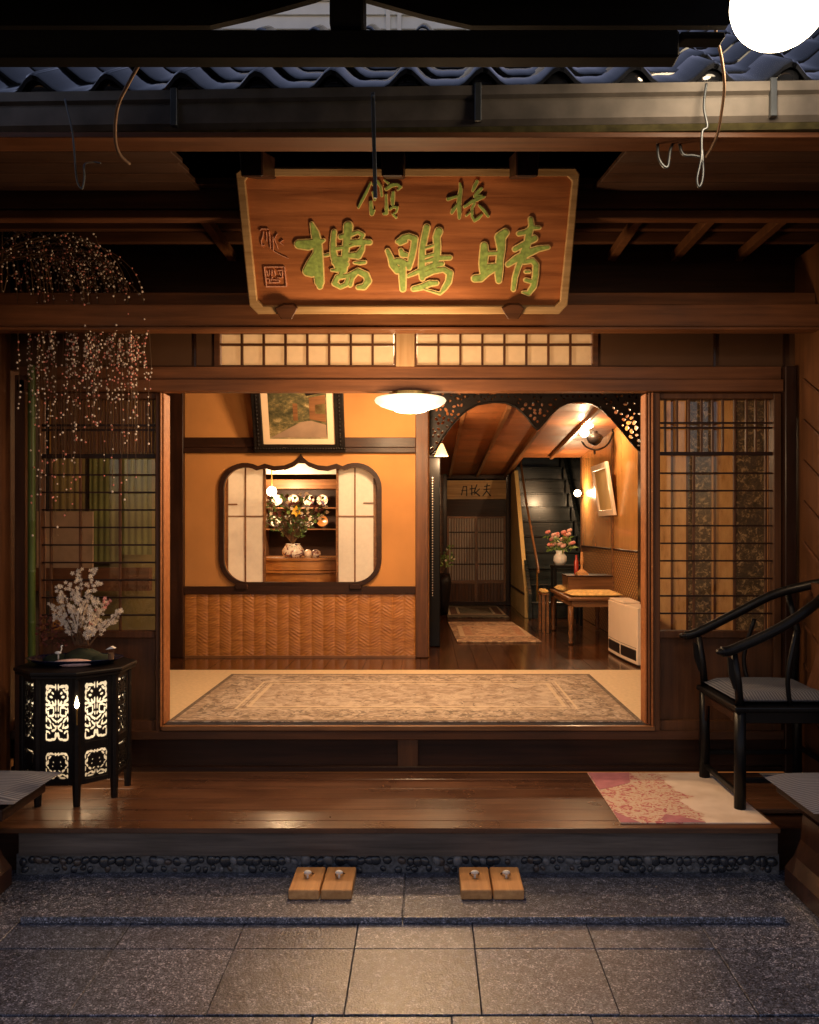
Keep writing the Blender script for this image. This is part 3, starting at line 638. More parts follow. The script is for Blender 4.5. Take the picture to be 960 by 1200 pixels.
# gutter (half box profile), slightly askew to the facade like the eave it hangs from
GA = -.031
def GP(px, py): 
    y = 3.0-(px-480)*.00009
    return P(px, py, y)
gut = thing('rain_gutter', (0, 3.0, Z(130, 3.0)), 'long metal rain gutter with mossy lower edge under the roof tiles', 'gutter')
def gstrip(pa, off0, off1, name, mat):       # cross section from list of (dy, dz) rel. to gutter line
    mb = MB(); A = GP(-60, 113); B = GP(1020, 97)
    for q, E in enumerate((A, B)):
        for dy, dz in pa: mb.v.append(E+Vector((0, dy, dz)))
    n = len(pa)
    for k in range(n-1): mb.f.append((k, k+1, n+k+1, n+k))
    o = mb.build(name, mat, gut)
    md = o.modifiers.new('thick', 'SOLIDIFY'); md.thickness = .003; return o
prof = [(.0, .012), (-.012, .006), (-.012, -.028), (.004, -.036), (.0, -.046), (.004, -.110), (.02, -.128)]
gstrip(prof, 0, 0, 'channel', 'galvanised')
gstrip([(.0215, -.1285), (.045, -.142), (.11, -.142), (.12, .0)], 0, 0, 'mossy_base', 'moss_edge')
for px in (205, 560, 905):
    q = GP(px, 113-px*.0167); MB().box(q.x-.012, q.x+.012, q.y-.018, q.y+.004, q.z-.125, q.z+.014).build('bracket_band', 'iron', gut, bevel=.002)
# main roof tiles
pit = R(36); roof = setting('tiled_roof', (0, 3.05, 3.3))
TW, TE = .275, .235
def tile_mesh():
    mb = MB(); n = 14; L = .29
    def h(u):                                # pan-tile wave: broad hollow, narrow roll
        return .030*math.cos(2*math.pi*u)+.010*math.cos(4*math.pi*u)
    for j, s in enumerate((0, .012, L)):
        for k in range(n+1):
            u = k/n*1.06; mb.v.append(Vector((u*TW, s, h(u)+.012-(.010 if s > .1 else 0)-(.006 if s == 0 else 0))))
    for j, s in enumerate((0, .012, L)):
        for k in range(n+1):
            u = k/n*1.06; mb.v.append(Vector((u*TW, s, h(u)-.010)))
    w = n+1
    for j in range(2):
        for k in range(n): a = j*w+k; mb.f.append((a, a+1, a+w+1, a+w)); a += 3*w; mb.f.append((a, a+w, a+w+1, a+1))
    for k in range(n): mb.f.append((k, k+3*w, k+1+3*w, k+1))
    return mb
t0 = tile_mesh().build('roof_tile', 'kawara', roof, smooth=True, origin=(0,0,0))
t0.data.polygons.foreach_get
A = GP(-60, 106); B = GP(1020, 88); ed = (B-A).normalized(); up = Vector((0, math.cos(pit), math.sin(pit)))
nr = ed.cross(up).normalized(); upn = nr.cross(ed)
RM = Matrix((ed, upn, nr)).transposed()
for r_ in range(7):
    for c_ in range(-1, 14 if r_ < 3 else 16):
        c = t0.copy(); COL.objects.link(c); c.parent = roof
        p = A+ed*(.06+c_*TW+(.02 if r_ else 0))+upn*(-.03+r_*TE)+nr*(.012+.003*r_)+Vector((0, .015, 0))
        c.rotation_euler = RM.to_euler(); c.location = p-wloc(roof)
bpy.data.objects.remove(t0)
for c_ in range(0, 14):
    p = A+ed*(.06+c_*TW)+upn*.0-nr*.004+Vector((0, .02, 0)); MB().ball(p, .052, 14, 8, (1.0, .25, .72), RM).build('tile_end_disc', 'kawara', roof, smooth='all', origin=p)
mb = MB(); q0 = A+nr*-.035; q1 = B+nr*-.035; mb.hexa([q0-ed, q1+ed, q1+ed+upn*1.7, q0-ed+upn*1.7], [q0-ed+nr*.02, q1+ed+nr*.02, q1+ed+upn*1.7+nr*.02, q0-ed+upn*1.7+nr*.02]); mb.build('roof_deck', 'sooty', roof)
# the building shell: dark outer walls so that daylight stays outside
sh = setting('building_shell', (0, 8, 2))
MB().box(-3.3, -3.2, 3.8, 14.5, 0, 5).build('side_wall', 'dark_room', sh); MB().box(3.2, 3.3, 3.8, 14.5, 0, 5).build('side_wall', 'dark_room', sh)
MB().box(-3.3, 3.3, 14.4, 14.5, 0, 6).build('rear_wall', 'dark_room', sh); MB().box(-3.3, 3.3, 4.95, 14.5, 5.0, 5.1).build('attic_floor', 'dark_room', sh)
MB().box(-3.3, -2.36, D+.0, D+.1, 0, 3.6).build('front_wall', 'dark_room', sh); MB().box(2.12, 3.3, D+.0, D+.1, 0, 3.6).build('front_wall', 'dark_room', sh)
MB().box(-3.3, 3.3, D+.11, D+.16, 2.9, 4.2).build('front_wall', 'dark_room', sh)
MB().box(-3.2, 3.2, D+.16, 5.45+1.5, 2.86, 2.90).build('room_ceiling', 'ceiling_wood', sh)

# ---- the gate the picture is taken under: tie beam, king post, gable boards
gt = thing('entrance_gate', (0, 2.4, 3.4), 'black timber gate gable with pale siding above the tiled eave', 'gate')
GY = 2.30
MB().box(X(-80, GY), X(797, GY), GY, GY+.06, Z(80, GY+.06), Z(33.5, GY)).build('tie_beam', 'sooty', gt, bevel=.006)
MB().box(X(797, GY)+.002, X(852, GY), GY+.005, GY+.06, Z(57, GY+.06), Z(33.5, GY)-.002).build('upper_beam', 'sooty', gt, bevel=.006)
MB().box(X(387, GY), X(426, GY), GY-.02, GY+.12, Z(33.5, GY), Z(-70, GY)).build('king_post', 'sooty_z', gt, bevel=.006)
ups = thing('upper_storey_wall', (-.5, 4.86, 4.3), 'pale clapboard upper wall glimpsed through the black gable above the eave', 'wall')
for k in range(16):
    z0 = 4.16+k*.085; MB().hexa([(-1.9, 4.86, z0), (.8, 4.86, z0), (.8, 4.90, z0), (-1.9, 4.90, z0)], [(-1.9, 4.875, z0+.083), (.8, 4.875, z0+.083), (.8, 4.90, z0+.083), (-1.9, 4.90, z0+.083)]).build('siding_board', 'siding_white', ups)
for px in (455, 468): MB().box(X(px, 4.85)-.012, X(px, 4.85)+.012, 4.845, 4.862, 4.16, 5.5).build('siding_batten', 'siding_white', ups)
def barge(pts):
    up_ = [(X(a, GY+.09), Z(b, GY+.09)-.004) for a, b in pts]
    top = [(p[0], 4.3) for p in reversed(up_)]
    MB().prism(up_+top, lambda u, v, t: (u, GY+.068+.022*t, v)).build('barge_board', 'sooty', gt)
barge([(-80, 33.6), (248, 33.6), (290, 24), (330, 13), (370, 2), (400, -10), (410, -40)])
barge([(410, -40), (415, -10), (428, 2), (460, 11), (500, 22), (553, 33.6), (800, 33.6), (850, 33.6)])

for k in range(5):
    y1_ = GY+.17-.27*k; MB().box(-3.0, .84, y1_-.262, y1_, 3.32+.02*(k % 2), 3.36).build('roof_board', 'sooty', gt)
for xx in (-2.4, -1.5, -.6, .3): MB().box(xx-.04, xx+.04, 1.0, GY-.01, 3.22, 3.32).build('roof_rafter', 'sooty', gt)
for xx in (-2.75, 1.9):
    for yy in (2.36,): MB().box(xx-.08, xx+.08, yy-.08, yy+.08, gz(yy)-.05, 3.22).build('gate_post', 'sooty_z', gt)
MB().box(.72, 1.98, GY-.0, GY+.12, 3.40, 3.52).build('side_beam', 'sooty', gt)
#@@INTERIOR
# ---- back wall of the entrance room with its ogee window
bwl = setting('room_wall', (X(350, BW), BW, FL))
def W2(px, py): return (X(px, BW), Z(py, BW))
def arc(cx, cy, rx, ry, a0, a1, n=10): return [(cx+rx*math.cos(R(a0+(a1-a0)*k/n)), cy-ry*math.sin(R(a0+(a1-a0)*k/n))) for k in range(n+1)]
def opening(g=0):                            # outline in px, g grows it
    p = []
    p += arc(288, 572, 26+g, 25+g, 180, 60)
    p += [(311, 548-g), (322, 551-g), (334, 550-g), (344, 546-g), (350, 541-g), (353, 538-g*1.3), (356, 541-g), (362, 546-g), (373, 550-g), (384, 551-g), (395, 548-g)]
    p += arc(417, 572, 26+g, 25+g, 120, 0)
    p += arc(415, 655, 28+g, 28+g, 0, -90) + arc(290, 655, 28+g, 28+g, -90, -180)
    return p
hole = [W2(*p) for p in opening(0)]
wall_poly = [W2(*p) for p in ((205, 770), (503, 770), (503, 425), (205, 425))]
MB().prism(wall_poly, lambda u, v, t: (u, BW+.06*t, v), [hole]).build('plaster', 'ochre_wall', bwl)
MB().box(-3.2, X(206, BW), BW, BW+.06, FL, 2.9).build('plaster', 'ochre_wall', bwl)
fr = [W2(*p) for p in opening(4.5)]
win = thing('ogee_window', (X(353, BW), BW, Z(690, BW)), 'wide rounded window with pointed ogee top and black lacquered surround in the ochre wall', 'window')
MB().prism(fr, lambda u, v, t: (u, BW-.028+.04*t, v), [[W2(*p) for p in opening(-1)]]).build('surround', 'dark_x', win)
for px in (284, 417): MB().box(X(px-7, BW), X(px+7, BW), BW-.05, BW-.004, Z(690, BW), Z(684, BW)).build('foot_block', 'dark_x', win, bevel=.004)
def shoji(px0, px1, ghosts, label):
    y = BW+.07; t = thing('sliding_paper_screen', (X((px0+px1)/2, y), y, Z(690, y)), label, 'paper screen', 'sliding paper screens in the ogee window')
    a, b, z0, z1 = X(px0, y), X(px1, y), Z(688, y), Z(535, y)
    fr = MB().box(a, a+.02, y, y+.03, z0, z1).box(b-.02, b, y, y+.03, z0, z1).box(a+.02, b-.02, y, y+.03, z0, z0+.04).box(a+.02, b-.02, y, y+.03, z1-.03, z1).build('frame', 'brown_table', t, bevel=.002)
    MB().box(a+.02, b-.02, y+.012, y+.015, z0+.04, z1-.03).build('paper', 'shoji_paper', t)
    for kind, v, a0, a1 in ghosts:
        if kind == 'v': MB().box(X(v, y)-.006, X(v, y)+.006, y+.001, y+.012, Z(a1, y), Z(a0, y)).build('bar', 'brown_table', t)
        else: MB().box(X(a0, y), X(a1, y), y-.001, y+.010, Z(v, y)-.005, Z(v, y)+.005).build('bar', 'brown_table', t)
    return t
shoji(264, 311, [('v', 287.5, 538, 685), ('h', 605, 266, 310), ('v', 266.5, 560, 670), ('h', 591, 264, 278)], 'sliding paper screen half of the ogee window beside the corner post')
shoji(394, 442, [('v', 416, 538, 685), ('h', 605, 396, 440), ('v', 438.5, 560, 670), ('h', 589.5, 426, 440)], 'sliding paper screen half of the ogee window below the ceiling lamp')
# posts and rails of the wall
MB().box(X(201, BW), X(217, BW), BW-.06, BW+.06, FL, 2.86).build('corner_post', 'dark_z', bwl, bevel=.005)
MB().box(X(487, BW), X(502, BW), BW-.05, BW+.09, FL, 2.86).build('corner_post', 'beam_z', bwl, bevel=.005)
MB().box(X(217, BW), X(487, BW), BW-.045, BW, Z(531, BW), Z(525, BW)).build('wall_rail', 'dark_x', bwl, bevel=.003)
MB().box(X(217, BW), X(487, BW), BW-.035, BW, Z(524.6, BW), Z(513, BW)).build('wall_rail', 'dark_x', bwl, bevel=.003)
MB().box(X(217, BW), X(487, BW), BW-.03, BW, Z(696, BW), Z(687, BW)).build('dado_rail', 'dark_x', bwl, bevel=.003)
MB().box(X(217, BW), X(487, BW), BW-.02, BW, Z(776, BW), Z(768, BW)).build('skirting', 'brown_table', bwl, bevel=.002)
# woven wicker dado, real relief
nu, nv = 330, 72; a, b = X(217, BW), X(487, BW); z0, z1 = Z(768, BW), Z(696, BW)
us = np.linspace(a, b, nu); vs = np.linspace(z0, z1, nv); mb = MB(); cw = (b-a)/20
for j in range(nv):
    for i in range(nu):
        u = us[i]-a; v = vs[j]-z0; c = int(u/cw); s = 1 if c % 2 else -1
        wob = .35*math.sin(c*2.3+v*9)+.2*math.sin(c*5.1+v*31+u*3); h = abs(((v+s*(u-c*cw)*.55)/.026+wob) % 1-.5)*2*(.75+.25*math.sin(c*7.7+v*40)); e = min(1, 4*abs((u/cw) % 1-.5)) ; e = 1-max(0, 2*abs((u/cw) % 1-.5)-.7)*2.2
        mb.v.append(Vector((us[i], BW-.004-.007*h*e-.004*math.sin(math.pi*((u/cw) % 1)), vs[j])))
for j in range(nv-1):
    for i in range(nu-1): k = j*nu+i; mb.f.append((k, k+1, k+nu+1, k+nu))
stuff(mb.build('woven_wicker', 'wicker', bwl, smooth='all'))
# framed picture, hung leaning forward above the window
pf = thing('framed_picture', (X(352, BW), BW-.04, Z(532, BW)), 'black carved frame with cream mat leaning out above the ogee window', 'picture')
yb = BW-.055; yt = BW-.33; zb = Z(531, yb); zt = zb+.80
def PFm(u, v, t): s = (v-zb)/(zt-zb); return (u, yb+(yt-yb)*s+(-.03+.04*t), v)
def rect(px0, px1, v0, v1): return [(X(px0, yb), v0), (X(px1, yb), v0), (X(px1, yb), v1), (X(px0, yb), v1)]
MB().prism(rect(299, 405, zb, zt), PFm, [rect(310, 394, zb+.07, zt-.07)]).build('frame', 'carved_black', pf, bevel=.006, segs=2)
orn = MB()
for k in range(34):
    u = X(300, yb)+(X(404, yb)-X(300, yb))*k/33; p = PFm(u, zb+.035, 0); orn.ball(p, .014, 6, 4, (1.2, .6, .9))
for k in range(1, 26):
    for px in (304.5, 399.5): p = PFm(X(px, yb), zb+.035+k*.03, 0); orn.ball(p, .014, 6, 4, (.9, .6, 1.2))
orn.build('carving', 'carved_black', pf, smooth='all')
MB().prism(rect(310, 394, zb+.07, zt-.07), lambda u, v, t: Vector(PFm(u, v, 1))+Vector((0, -.008-.004*t, 0)), [rect(317.5, 385, zb+.115, zt-.12)]).build('mat', 'cream_mat', pf)
o = MB().prism(rect(317.5, 385, zb+.115, zt-.12), lambda u, v, t: Vector(PFm(u, v, 1))+Vector((0, -.002-.004*t, 0))).build('print', 'garden_photo', pf)
def ppc(poly, mat, name='printed_shape'): MB().prism([(X(317.5, yb)+(X(385, yb)-X(317.5, yb))*u, zb+.115+(zt-zb-.235)*v) for u, v in poly], lambda u, v, t: Vector(PFm(u, v, 1))+Vector((0, -.0065-.0008*t, 0))).build(name, mat, o)
ppc([(.02, .02), (.98, .02), (.98, .20), (.72, .26), (.55, .24)], 'shade_cloth'); ppc([(.70, .28), (.98, .24), (.98, .62), (.70, .58)], 'brown_table'); ppc([(.66, .60), (.99, .66), (.99, .70), (.62, .66)], 'carved_black'); ppc([(.80, .36), (.97, .35), (.97, .50), (.80, .48)], 'curtain'); ppc([(.42, .26), (.5, .26), (.5, .5), (.42, .5)], 'brown_table')
# ceiling lamp of the room
LY = 4.53
cl = thing('ceiling_lamp', (X(481, LY), LY, 2.45), 'shallow opal glass bowl lamp glowing under the doorway lintel', 'lamp')
c = (X(481, LY), LY, 2.356); rr = 42*LY/960
MB().lathe(c, [(.0, .0), (rr*.45, .001), (rr*.50, .004), (rr*.53, .010), (rr*.62, .011), (rr*.85, .026), (rr*.97, .042), (rr, .054), (rr*.97, .064), (rr*.5, .066)], 48).build('glass_bowl', 'lamp_glass', cl, smooth='all')
MB().lathe(Vector(c)+Vector((0,0,.066)), [(.12, 0), (.12, .026), (.10, .030)], 24).build('ceiling_mount', 'brass', cl, smooth=True)
MB().lathe(Vector(c)+Vector((0, 0, -.006)), [(0, 0), (rr*.40, 0), (rr*.46, .004), (rr*.46, .007), (0, .0065)], 40).build('diffuser_disc', 'lamp_core', cl, smooth='all')
light('ceiling_lamp_light', Vector(c)+Vector((0, .10, -.07)), LAMP['room'], .10, parent=cl)
light('sign_fill_light', Vector(c)+Vector((0, -.60, -.13)), LAMP['front'], .09, parent=cl)  # added fill ahead of the dish, with no lamp there, to brighten the sign
il = MB().lathe((-.25, 5.85, 2.70), [(.0, 0), (.16, .01), (.22, .04), (.22, .08), (.1, .16)], 32).build('ceiling_light', 'lamp_glass', sh, smooth='all')
light('room_light', (-.25, 5.85, 2.60), LAMP['inner'], .12, parent=sh)

# ---- alcove room behind the ogee window
al = setting('alcove_room', (X(353, 8), 8, FL))
MB().box(-2.6, X(502, BW)-.02, 9.2, 9.26, FL, 2.86).build('rear_wall', 'dark_room', al); MB().box(-2.6, .1, BW+.1, 9.2, 2.84, 2.86).build('ceiling', 'panel_x', al)
MB().box(-2.2, -2.1, BW+.1, 9.2, FL, 2.84).build('side_wall', 'ochre_wall', al); MB().box(-.08, .0, BW+.1, 9.2, FL, 2.84).build('side_wall', 'ochre_wall', al)
CY = 8.7
cab = thing('display_cabinet', (X(352, CY), CY, FL), 'dark wooden cabinet with shelves of plates seen through the ogee window', 'cabinet')
MB().box(X(303, CY), X(402, CY), CY+.25, CY+.28, FL, Z(570, CY)).build('back_panel', 'dark_x', cab)
for px in (305, 394): MB().box(X(px, CY), X(px+5, CY), CY-.02, CY+.25, FL, Z(568, CY)).build('side_panel', 'brown_table', cab, bevel=.003)
MB().box(X(302, CY), X(402, CY), CY-.04, CY+.25, Z(573, CY), Z(562, CY)).build('cornice', 'brown_table', cab, bevel=.004)
for py in (594.5, 619.5, 652): MB().box(X(310, CY), X(394, CY), CY, CY+.25, Z(py+1.6, CY), Z(py, CY)).build('shelf', 'brown_table', cab, bevel=.002)
MB().box(X(305, CY), X(399, CY), CY+.02, CY+.25, FL, Z(653.6, CY)).build('cupboard_front', 'brown_table', cab)
MB().box(X(303, CY), X(402, CY), CY-.2, CY-.17, Z(557, CY), Z(545, CY)).build('hanging_panel', 'shoji_paper', cab)
k = 0
pl_lab = ['bright plate nearest the glowing bulb on the upper shelf', 'second plate from the bulb on the upper shelf', 'third plate from the bulb on the upper shelf', 'plate at the far end of the upper shelf from the bulb',
    'pale flowered plate below the bulb on the lower shelf', 'green-edged plate behind the vase flowers on the lower shelf', 'dim plate between the yellow lily and the orange dish', 'round orange dish at the end of the lower shelf']
for py, pxs, mats in ((586.5, (325, 344, 362, 378), ('porcelain', 'painted_plate', 'painted_plate', 'painted_plate')), (611, (324, 341, 362, 378), ('painted_plate', 'painted_plate', 'painted_plate', 'chest_wood'))):
    for px, mt in zip(pxs, mats):
        M = Matrix.Rotation(R(78), 3, 'X'); rr = 6.6*CY/960
        p = P(px, py, CY+.10)
        o = MB().lathe(p, [(.0, 0), (rr*.55, .0), (rr*.65, .006), (rr, .016), (rr, .020), (rr*.6, .010), (0, .006)], 24, M).build('plate', mt, smooth=True, origin=p)
        tag(o, pl_lab[k], 'plate', 'plates standing in the display cabinet'); k += 1
bl = thing('globe_lamp', P(318.5, 576, CY-.35), 'small bright globe lamp before the plate cabinet', 'lamp')
MB().ball(P(318.5, 576, CY-.35), .05, 20, 12).build('globe', 'bulb_glow', bl, smooth='all')
MB().tube([P(318.5, 571, CY-.35), P(318.5, 560, CY-.35), Vector((X(318.5, CY-.35), CY-.35, 2.84))], [.012, .006, .006], 8).build('stem', 'brass', bl)
light('globe_lamp_light', P(330, 574, CY-.5), LAMP['dish'], .05, parent=bl)
# chest with bowed lid under the window
ch = thing('wooden_chest', (X(353, 7.5), 7.5, FL), 'polished burr wood chest with bowed front just behind the ogee window', 'chest')
y0 = 7.5; mb = MB(); n = 16
def bow(k): return y0-.10*math.sin(math.pi*k/n)
def ring(px0, px1, za, zb_, name, dy=0):
    mb = MB(); pts = [(X(px0+(px1-px0)*k/n, y0), bow(k)-dy) for k in range(n+1)]+[(X(px1, y0), y0+.5), (X(px0, y0), y0+.5)]
    return mb.prism(pts, lambda u, v, t: (u, v, za+(zb_-za)*t)).build(name, 'chest_wood', ch, bevel=.004)
ring(309, 399, Z(694, y0), Z(672, y0), 'body'); ring(306, 402, Z(671.5, y0), Z(668.5, y0), 'moulding', .02); ring(309, 399, Z(668, y0), Z(657, y0), 'drawer_front'); ring(305, 403, Z(656.8, y0), Z(653.8, y0), 'top', .015)
MB().box(X(309, y0), X(399, y0), y0+.02, y0+.5, FL, Z(694, y0)).build('plinth', 'chest_wood', ch)
# vase with lilies
def flowers(t, base, spread, height, n, leafm, heads, hr):
    st = MB(); lf = MB(); hd = {m: MB() for m in set(heads)}
    for k in range(n):
        a = rnd.uniform(0, 2*math.pi); r = spread*math.sqrt(rnd.random()); e = base+Vector((r*math.cos(a), r*.6*math.sin(a), height*rnd.uniform(.45, 1)))
        m = base.lerp(e, .5)+Vector((-.15*r*math.cos(a), 0, .02)); st.tube(bez([base, m, e], 3), .0022, 4)
        for q in range(3):
            p = base.lerp(e, rnd.uniform(.3, .95)); d = Vector((rnd.uniform(-1, 1), rnd.uniform(-.6, .6), rnd.uniform(-.2, .9))).normalized(); L = rnd.uniform(.035, .07); w = d.orthogonal().normalized()*L*.22
            i = len(lf.v); lf.v += [p, p+d*L*.5+w, p+d*L, p+d*L*.5-w]; lf.f.append((i, i+1, i+2, i+3))
        if k < len(heads)*99 and heads:
            m_ = heads[k % len(heads)]; h = hd[m_]
            for q in range(6):
                ang = q*math.pi/3; d = Vector((math.cos(ang), -.6, math.sin(ang))).normalized(); rr = hr*rnd.uniform(.8, 1.1); w = d.cross(Vector((0, 1, 0))).normalized()*rr*.42
                i = len(h.v); h.v += [e, e+d*rr*.6+w, e+d*rr+Vector((0, .004, 0)), e+d*rr*.6-w]; h.f.append((i, i+1, i+2, i+3))
            h.ball(e+Vector((0, -.004, 0)), hr*.38, 6, 4)
    st.build('stems', 'twig', t); stuff(lf.build('leaves', leafm, t))
    for m_, h in hd.items():
        if h.v: stuff(h.build('blossoms', m_, t))
yv = 7.62; vz = Z(653.8, 7.5)
vs_ = thing('flower_vase', (X(343.5, yv), yv, vz), 'painted round vase of yellow lilies and dark foliage on the polished chest', 'vase')
vb = Vector((X(343.5, yv), yv, vz)); s = yv/960
MB().lathe(vb, [(9*s, 0), (12.5*s, 4*s), (13*s, 8*s), (10*s, 13*s), (8*s, 15*s), (9*s, 16*s), (7*s, 15*s), (6*s, 8*s)], 24).build('pot', 'painted_plate', vs_, smooth='all')
flowers(vs_, vb+Vector((0, 0, 14*s)), .34, .48, 100, 'leaf', ['blossom', 'red_leaf', 'blossom', 'leaf_bright', 'red_leaf'], .022)
h = MB(); e = P(347.5, 599, yv-.15)
for q in range(6):
    ang = q*math.pi/3+.5; d = Vector((math.cos(ang), -.3, math.sin(ang))).normalized(); w = d.cross(Vector((0, 1, 0))).normalized()*.016
    i = len(h.v); h.v += [e, e+d*.03+w, e+d*.055, e+d*.03-w]; h.f.append((i, i+1, i+2, i+3))
h.ball(e, .010, 8, 5); h.build('lily', 'lily_yellow', vs_)
for px, w_, lab, mt in ((361, 5, 'small celadon jar beside the painted vase', 'enamel_cream'), (370, 6, 'small painted teapot at the end of the polished chest', 'painted_plate')):
    p = Vector((X(px, yv), yv, vz)); o = MB().lathe(p, [(w_*.6*s, 0), (w_*s, 4*s), (w_*.9*s, 7*s), (w_*.4*s, 9*s), (0, 9.5*s)], 16).build('jar' if px < 365 else 'teapot', mt, smooth='all', origin=p); tag(o, lab, 'jar' if px < 365 else 'teapot')
    if px > 365:
        o['category'] = 'teapot'
#@@CORRIDOR
# ---- corridor: side wall, ceiling, arch
XW = 1.90
cw = setting('corridor_wall', (XW, 8.5, FL))
MB().box(XW, XW+.08, 7.15, 10.0, Z(643, 8.5), 2.95).build('upper_panel', 'gloss_panel', cw)
MB().box(XW, XW+.08, 7.15, 10.0, FL, Z(643, 8.5)-.012).build('basket_dado', 'basket_panel', cw)
MB().box(XW-.012, XW+.0, 7.16, 10.0, Z(643, 8.5)-.012, Z(643, 8.5)+.008).build('dado_rail', 'dark_y', cw, bevel=.002)
for yy, w in ((8.30, .03),): MB().box(XW-.02, XW, yy, yy+.06, FL, 2.9).build('wall_post', 'brown_table', cw, bevel=.003)
MB().box(X(682, 10.0), XW+.1, 10.0, 10.10, FL, 2.95).build('end_post', 'brown_table', cw, bevel=.004)
MB().box(XW-.06, XW+.2, 7.0, 7.14, FL, 2.86).build('near_post', 'dark_z', cw, bevel=.004)
MB().box(XW+.05, 3.2, 6.96, 7.0, FL, 2.9).build('room_wall_panel', 'ochre_wall', cw)
cc = setting('corridor_ceiling', (1, 9, 2.7))
def cz(y): return 2.80-(y-7.0)*.068
y = 7.15
while y < 12:
    y2 = min(y+.30, 12.0); x1 = 2.0 if y < 10 else 1.2
    MB().hexa([(-.1, y+.002, cz(y)), (x1, y+.002, cz(y)), (x1, y2-.002, cz(y2)), (-.1, y2-.002, cz(y2))], [(-.1, y, cz(y)+.02), (x1, y, cz(y)+.02), (x1, y2, cz(y2)+.02), (-.1, y2, cz(y2)+.02)]).build('ceiling_plank', 'ceiling_wood', cc); y = y2
for xx in (.33, .72, 1.12, 1.52): MB().hexa([(xx-.018, 7.15, cz(7.15)-.045), (xx+.018, 7.15, cz(7.15)-.045), (xx+.018, 11.7 if xx < 1.2 else 10.0, cz(11.7 if xx < 1.2 else 10)-.045), (xx-.018, 11.7 if xx < 1.2 else 10.0, cz(11.7 if xx < 1.2 else 10)-.045)],
    [(xx-.018, 7.15, cz(7.15)-.001), (xx+.018, 7.15, cz(7.15)-.001), (xx+.018, 11.7 if xx < 1.2 else 10.0, cz(11.7 if xx < 1.2 else 10)-.001), (xx-.018, 11.7 if xx < 1.2 else 10.0, cz(11.7 if xx < 1.2 else 10)-.001)]).build('ceiling_joist', 'brown_table', cc)
MB().box(-.1, 2.0, 7.11, 7.14, 2.788, 2.9).build('head_board', 'ceiling_wood', cc)
MB().box(1.2, 2.0, 10.0, 10.06, Z(527, 10), 3.0).build('stair_header', 'dark_x', cc)
# carved black arch
AY = 7.08
arch = thing('carved_arch', (X(630, AY), AY, Z(530, AY)), 'black openwork carved arch of two curves hanging across the corridor mouth', 'arch')
us = np.linspace(503, 756, 380); vs = np.linspace(452, 536, 126); U, V = np.meshgrid(us, vs)
yl = np.interp(us, [503, 507, 512, 520, 532, 545, 560, 578, 593, 605, 617, 624, 630, 636, 645, 655, 668, 682, 695, 706, 718, 730, 740, 748, 752, 756],
                   [534, 532, 527, 512, 496, 483, 475, 472, 473, 478, 489, 499, 505, 498, 487, 478, 472, 471, 474, 481, 493, 507, 520, 528, 529, 534])
Dm = V-yl[None, :]
holes = []
def petals(cx, cy, R0, n, r, a0=0): return [(cx+R0*math.cos(a0+2*math.pi*k/n), cy+R0*math.sin(a0+2*math.pi*k/n), r) for k in range(n)]
holes += petals(740, 500, 5.6, 5, 2.7, .3)+[(739, 512, 2.2), (752, 475, 3), (733, 473, 2.6), (716, 471, 2.2), (722, 483, 2.4), (709, 467, 1.8), (704, 478, 1.6), (728, 464, 2.2), (716, 490, 1.4)]
holes += petals(516, 492, 4.6, 5, 2.0, .8)+petals(514, 507, 4.2, 4, 1.8)+[(519, 475, 2.2), (512, 480, 1.8), (527, 470, 2), (531, 482, 1.6), (524, 500, 1.5), (512, 519, 1.8), (540, 468, 1.6), (537, 475, 1.5)]
holes += petals(630, 476, 5.5, 5, 1.8, -.3)+[(622, 487, 1.8), (627, 484, 2), (633, 484, 2), (638, 487, 1.8), (630, 494, 1.6), (645, 474, 2.2), (616, 474, 2.2), (651, 468, 1.8), (609, 468, 1.8), (626, 466, 1.5), (634, 466, 1.5)]
for x0_ in range(548, 610, 8): holes.append((x0_, 465, 1.2))
for x0_ in range(658, 705, 7): holes.append((x0_, 464.5, 1.5))
for q in range(700):
    a = rnd.uniform(506, 752); b_ = rnd.uniform(460, 528)
    if b_ < np.interp(a, us, yl)-4 and all(math.hypot(a-h_[0], b_-h_[1]) > h_[2]+2.5 for h_ in holes): holes.append((a, b_, rnd.uniform(1.3, 2.2)))
for hx, hy, hr_ in holes:
    ph = (hx*7+hy*3) % 3.1; dx, dy = U-hx, V-hy; xr = dx*math.cos(ph)+dy*math.sin(ph); yr = -dx*math.sin(ph)+dy*math.cos(ph)
    Dm = np.maximum(Dm, hr_-np.hypot(xr*.85, yr*1.2))
# a corner of open sky-side above the right haunch
Dm = np.maximum(Dm, 4-((U-756)*-.75+(V-458)*.7+0) if False else Dm)
mb = iso_plate(MB(), Dm, us, vs, lambda u, v, t: (X(u, AY), AY-.012+.028*t, Z(v, AY))); mb.build('fretwork', 'carved_black', arch)
rim = [(X(us[k], AY), AY-.016, Z(yl[k], AY)+.006) for k in range(0, 380, 6)]
MB().tube(rim, .009, 6).build('moulded_edge', 'carved_black', arch, smooth=True)
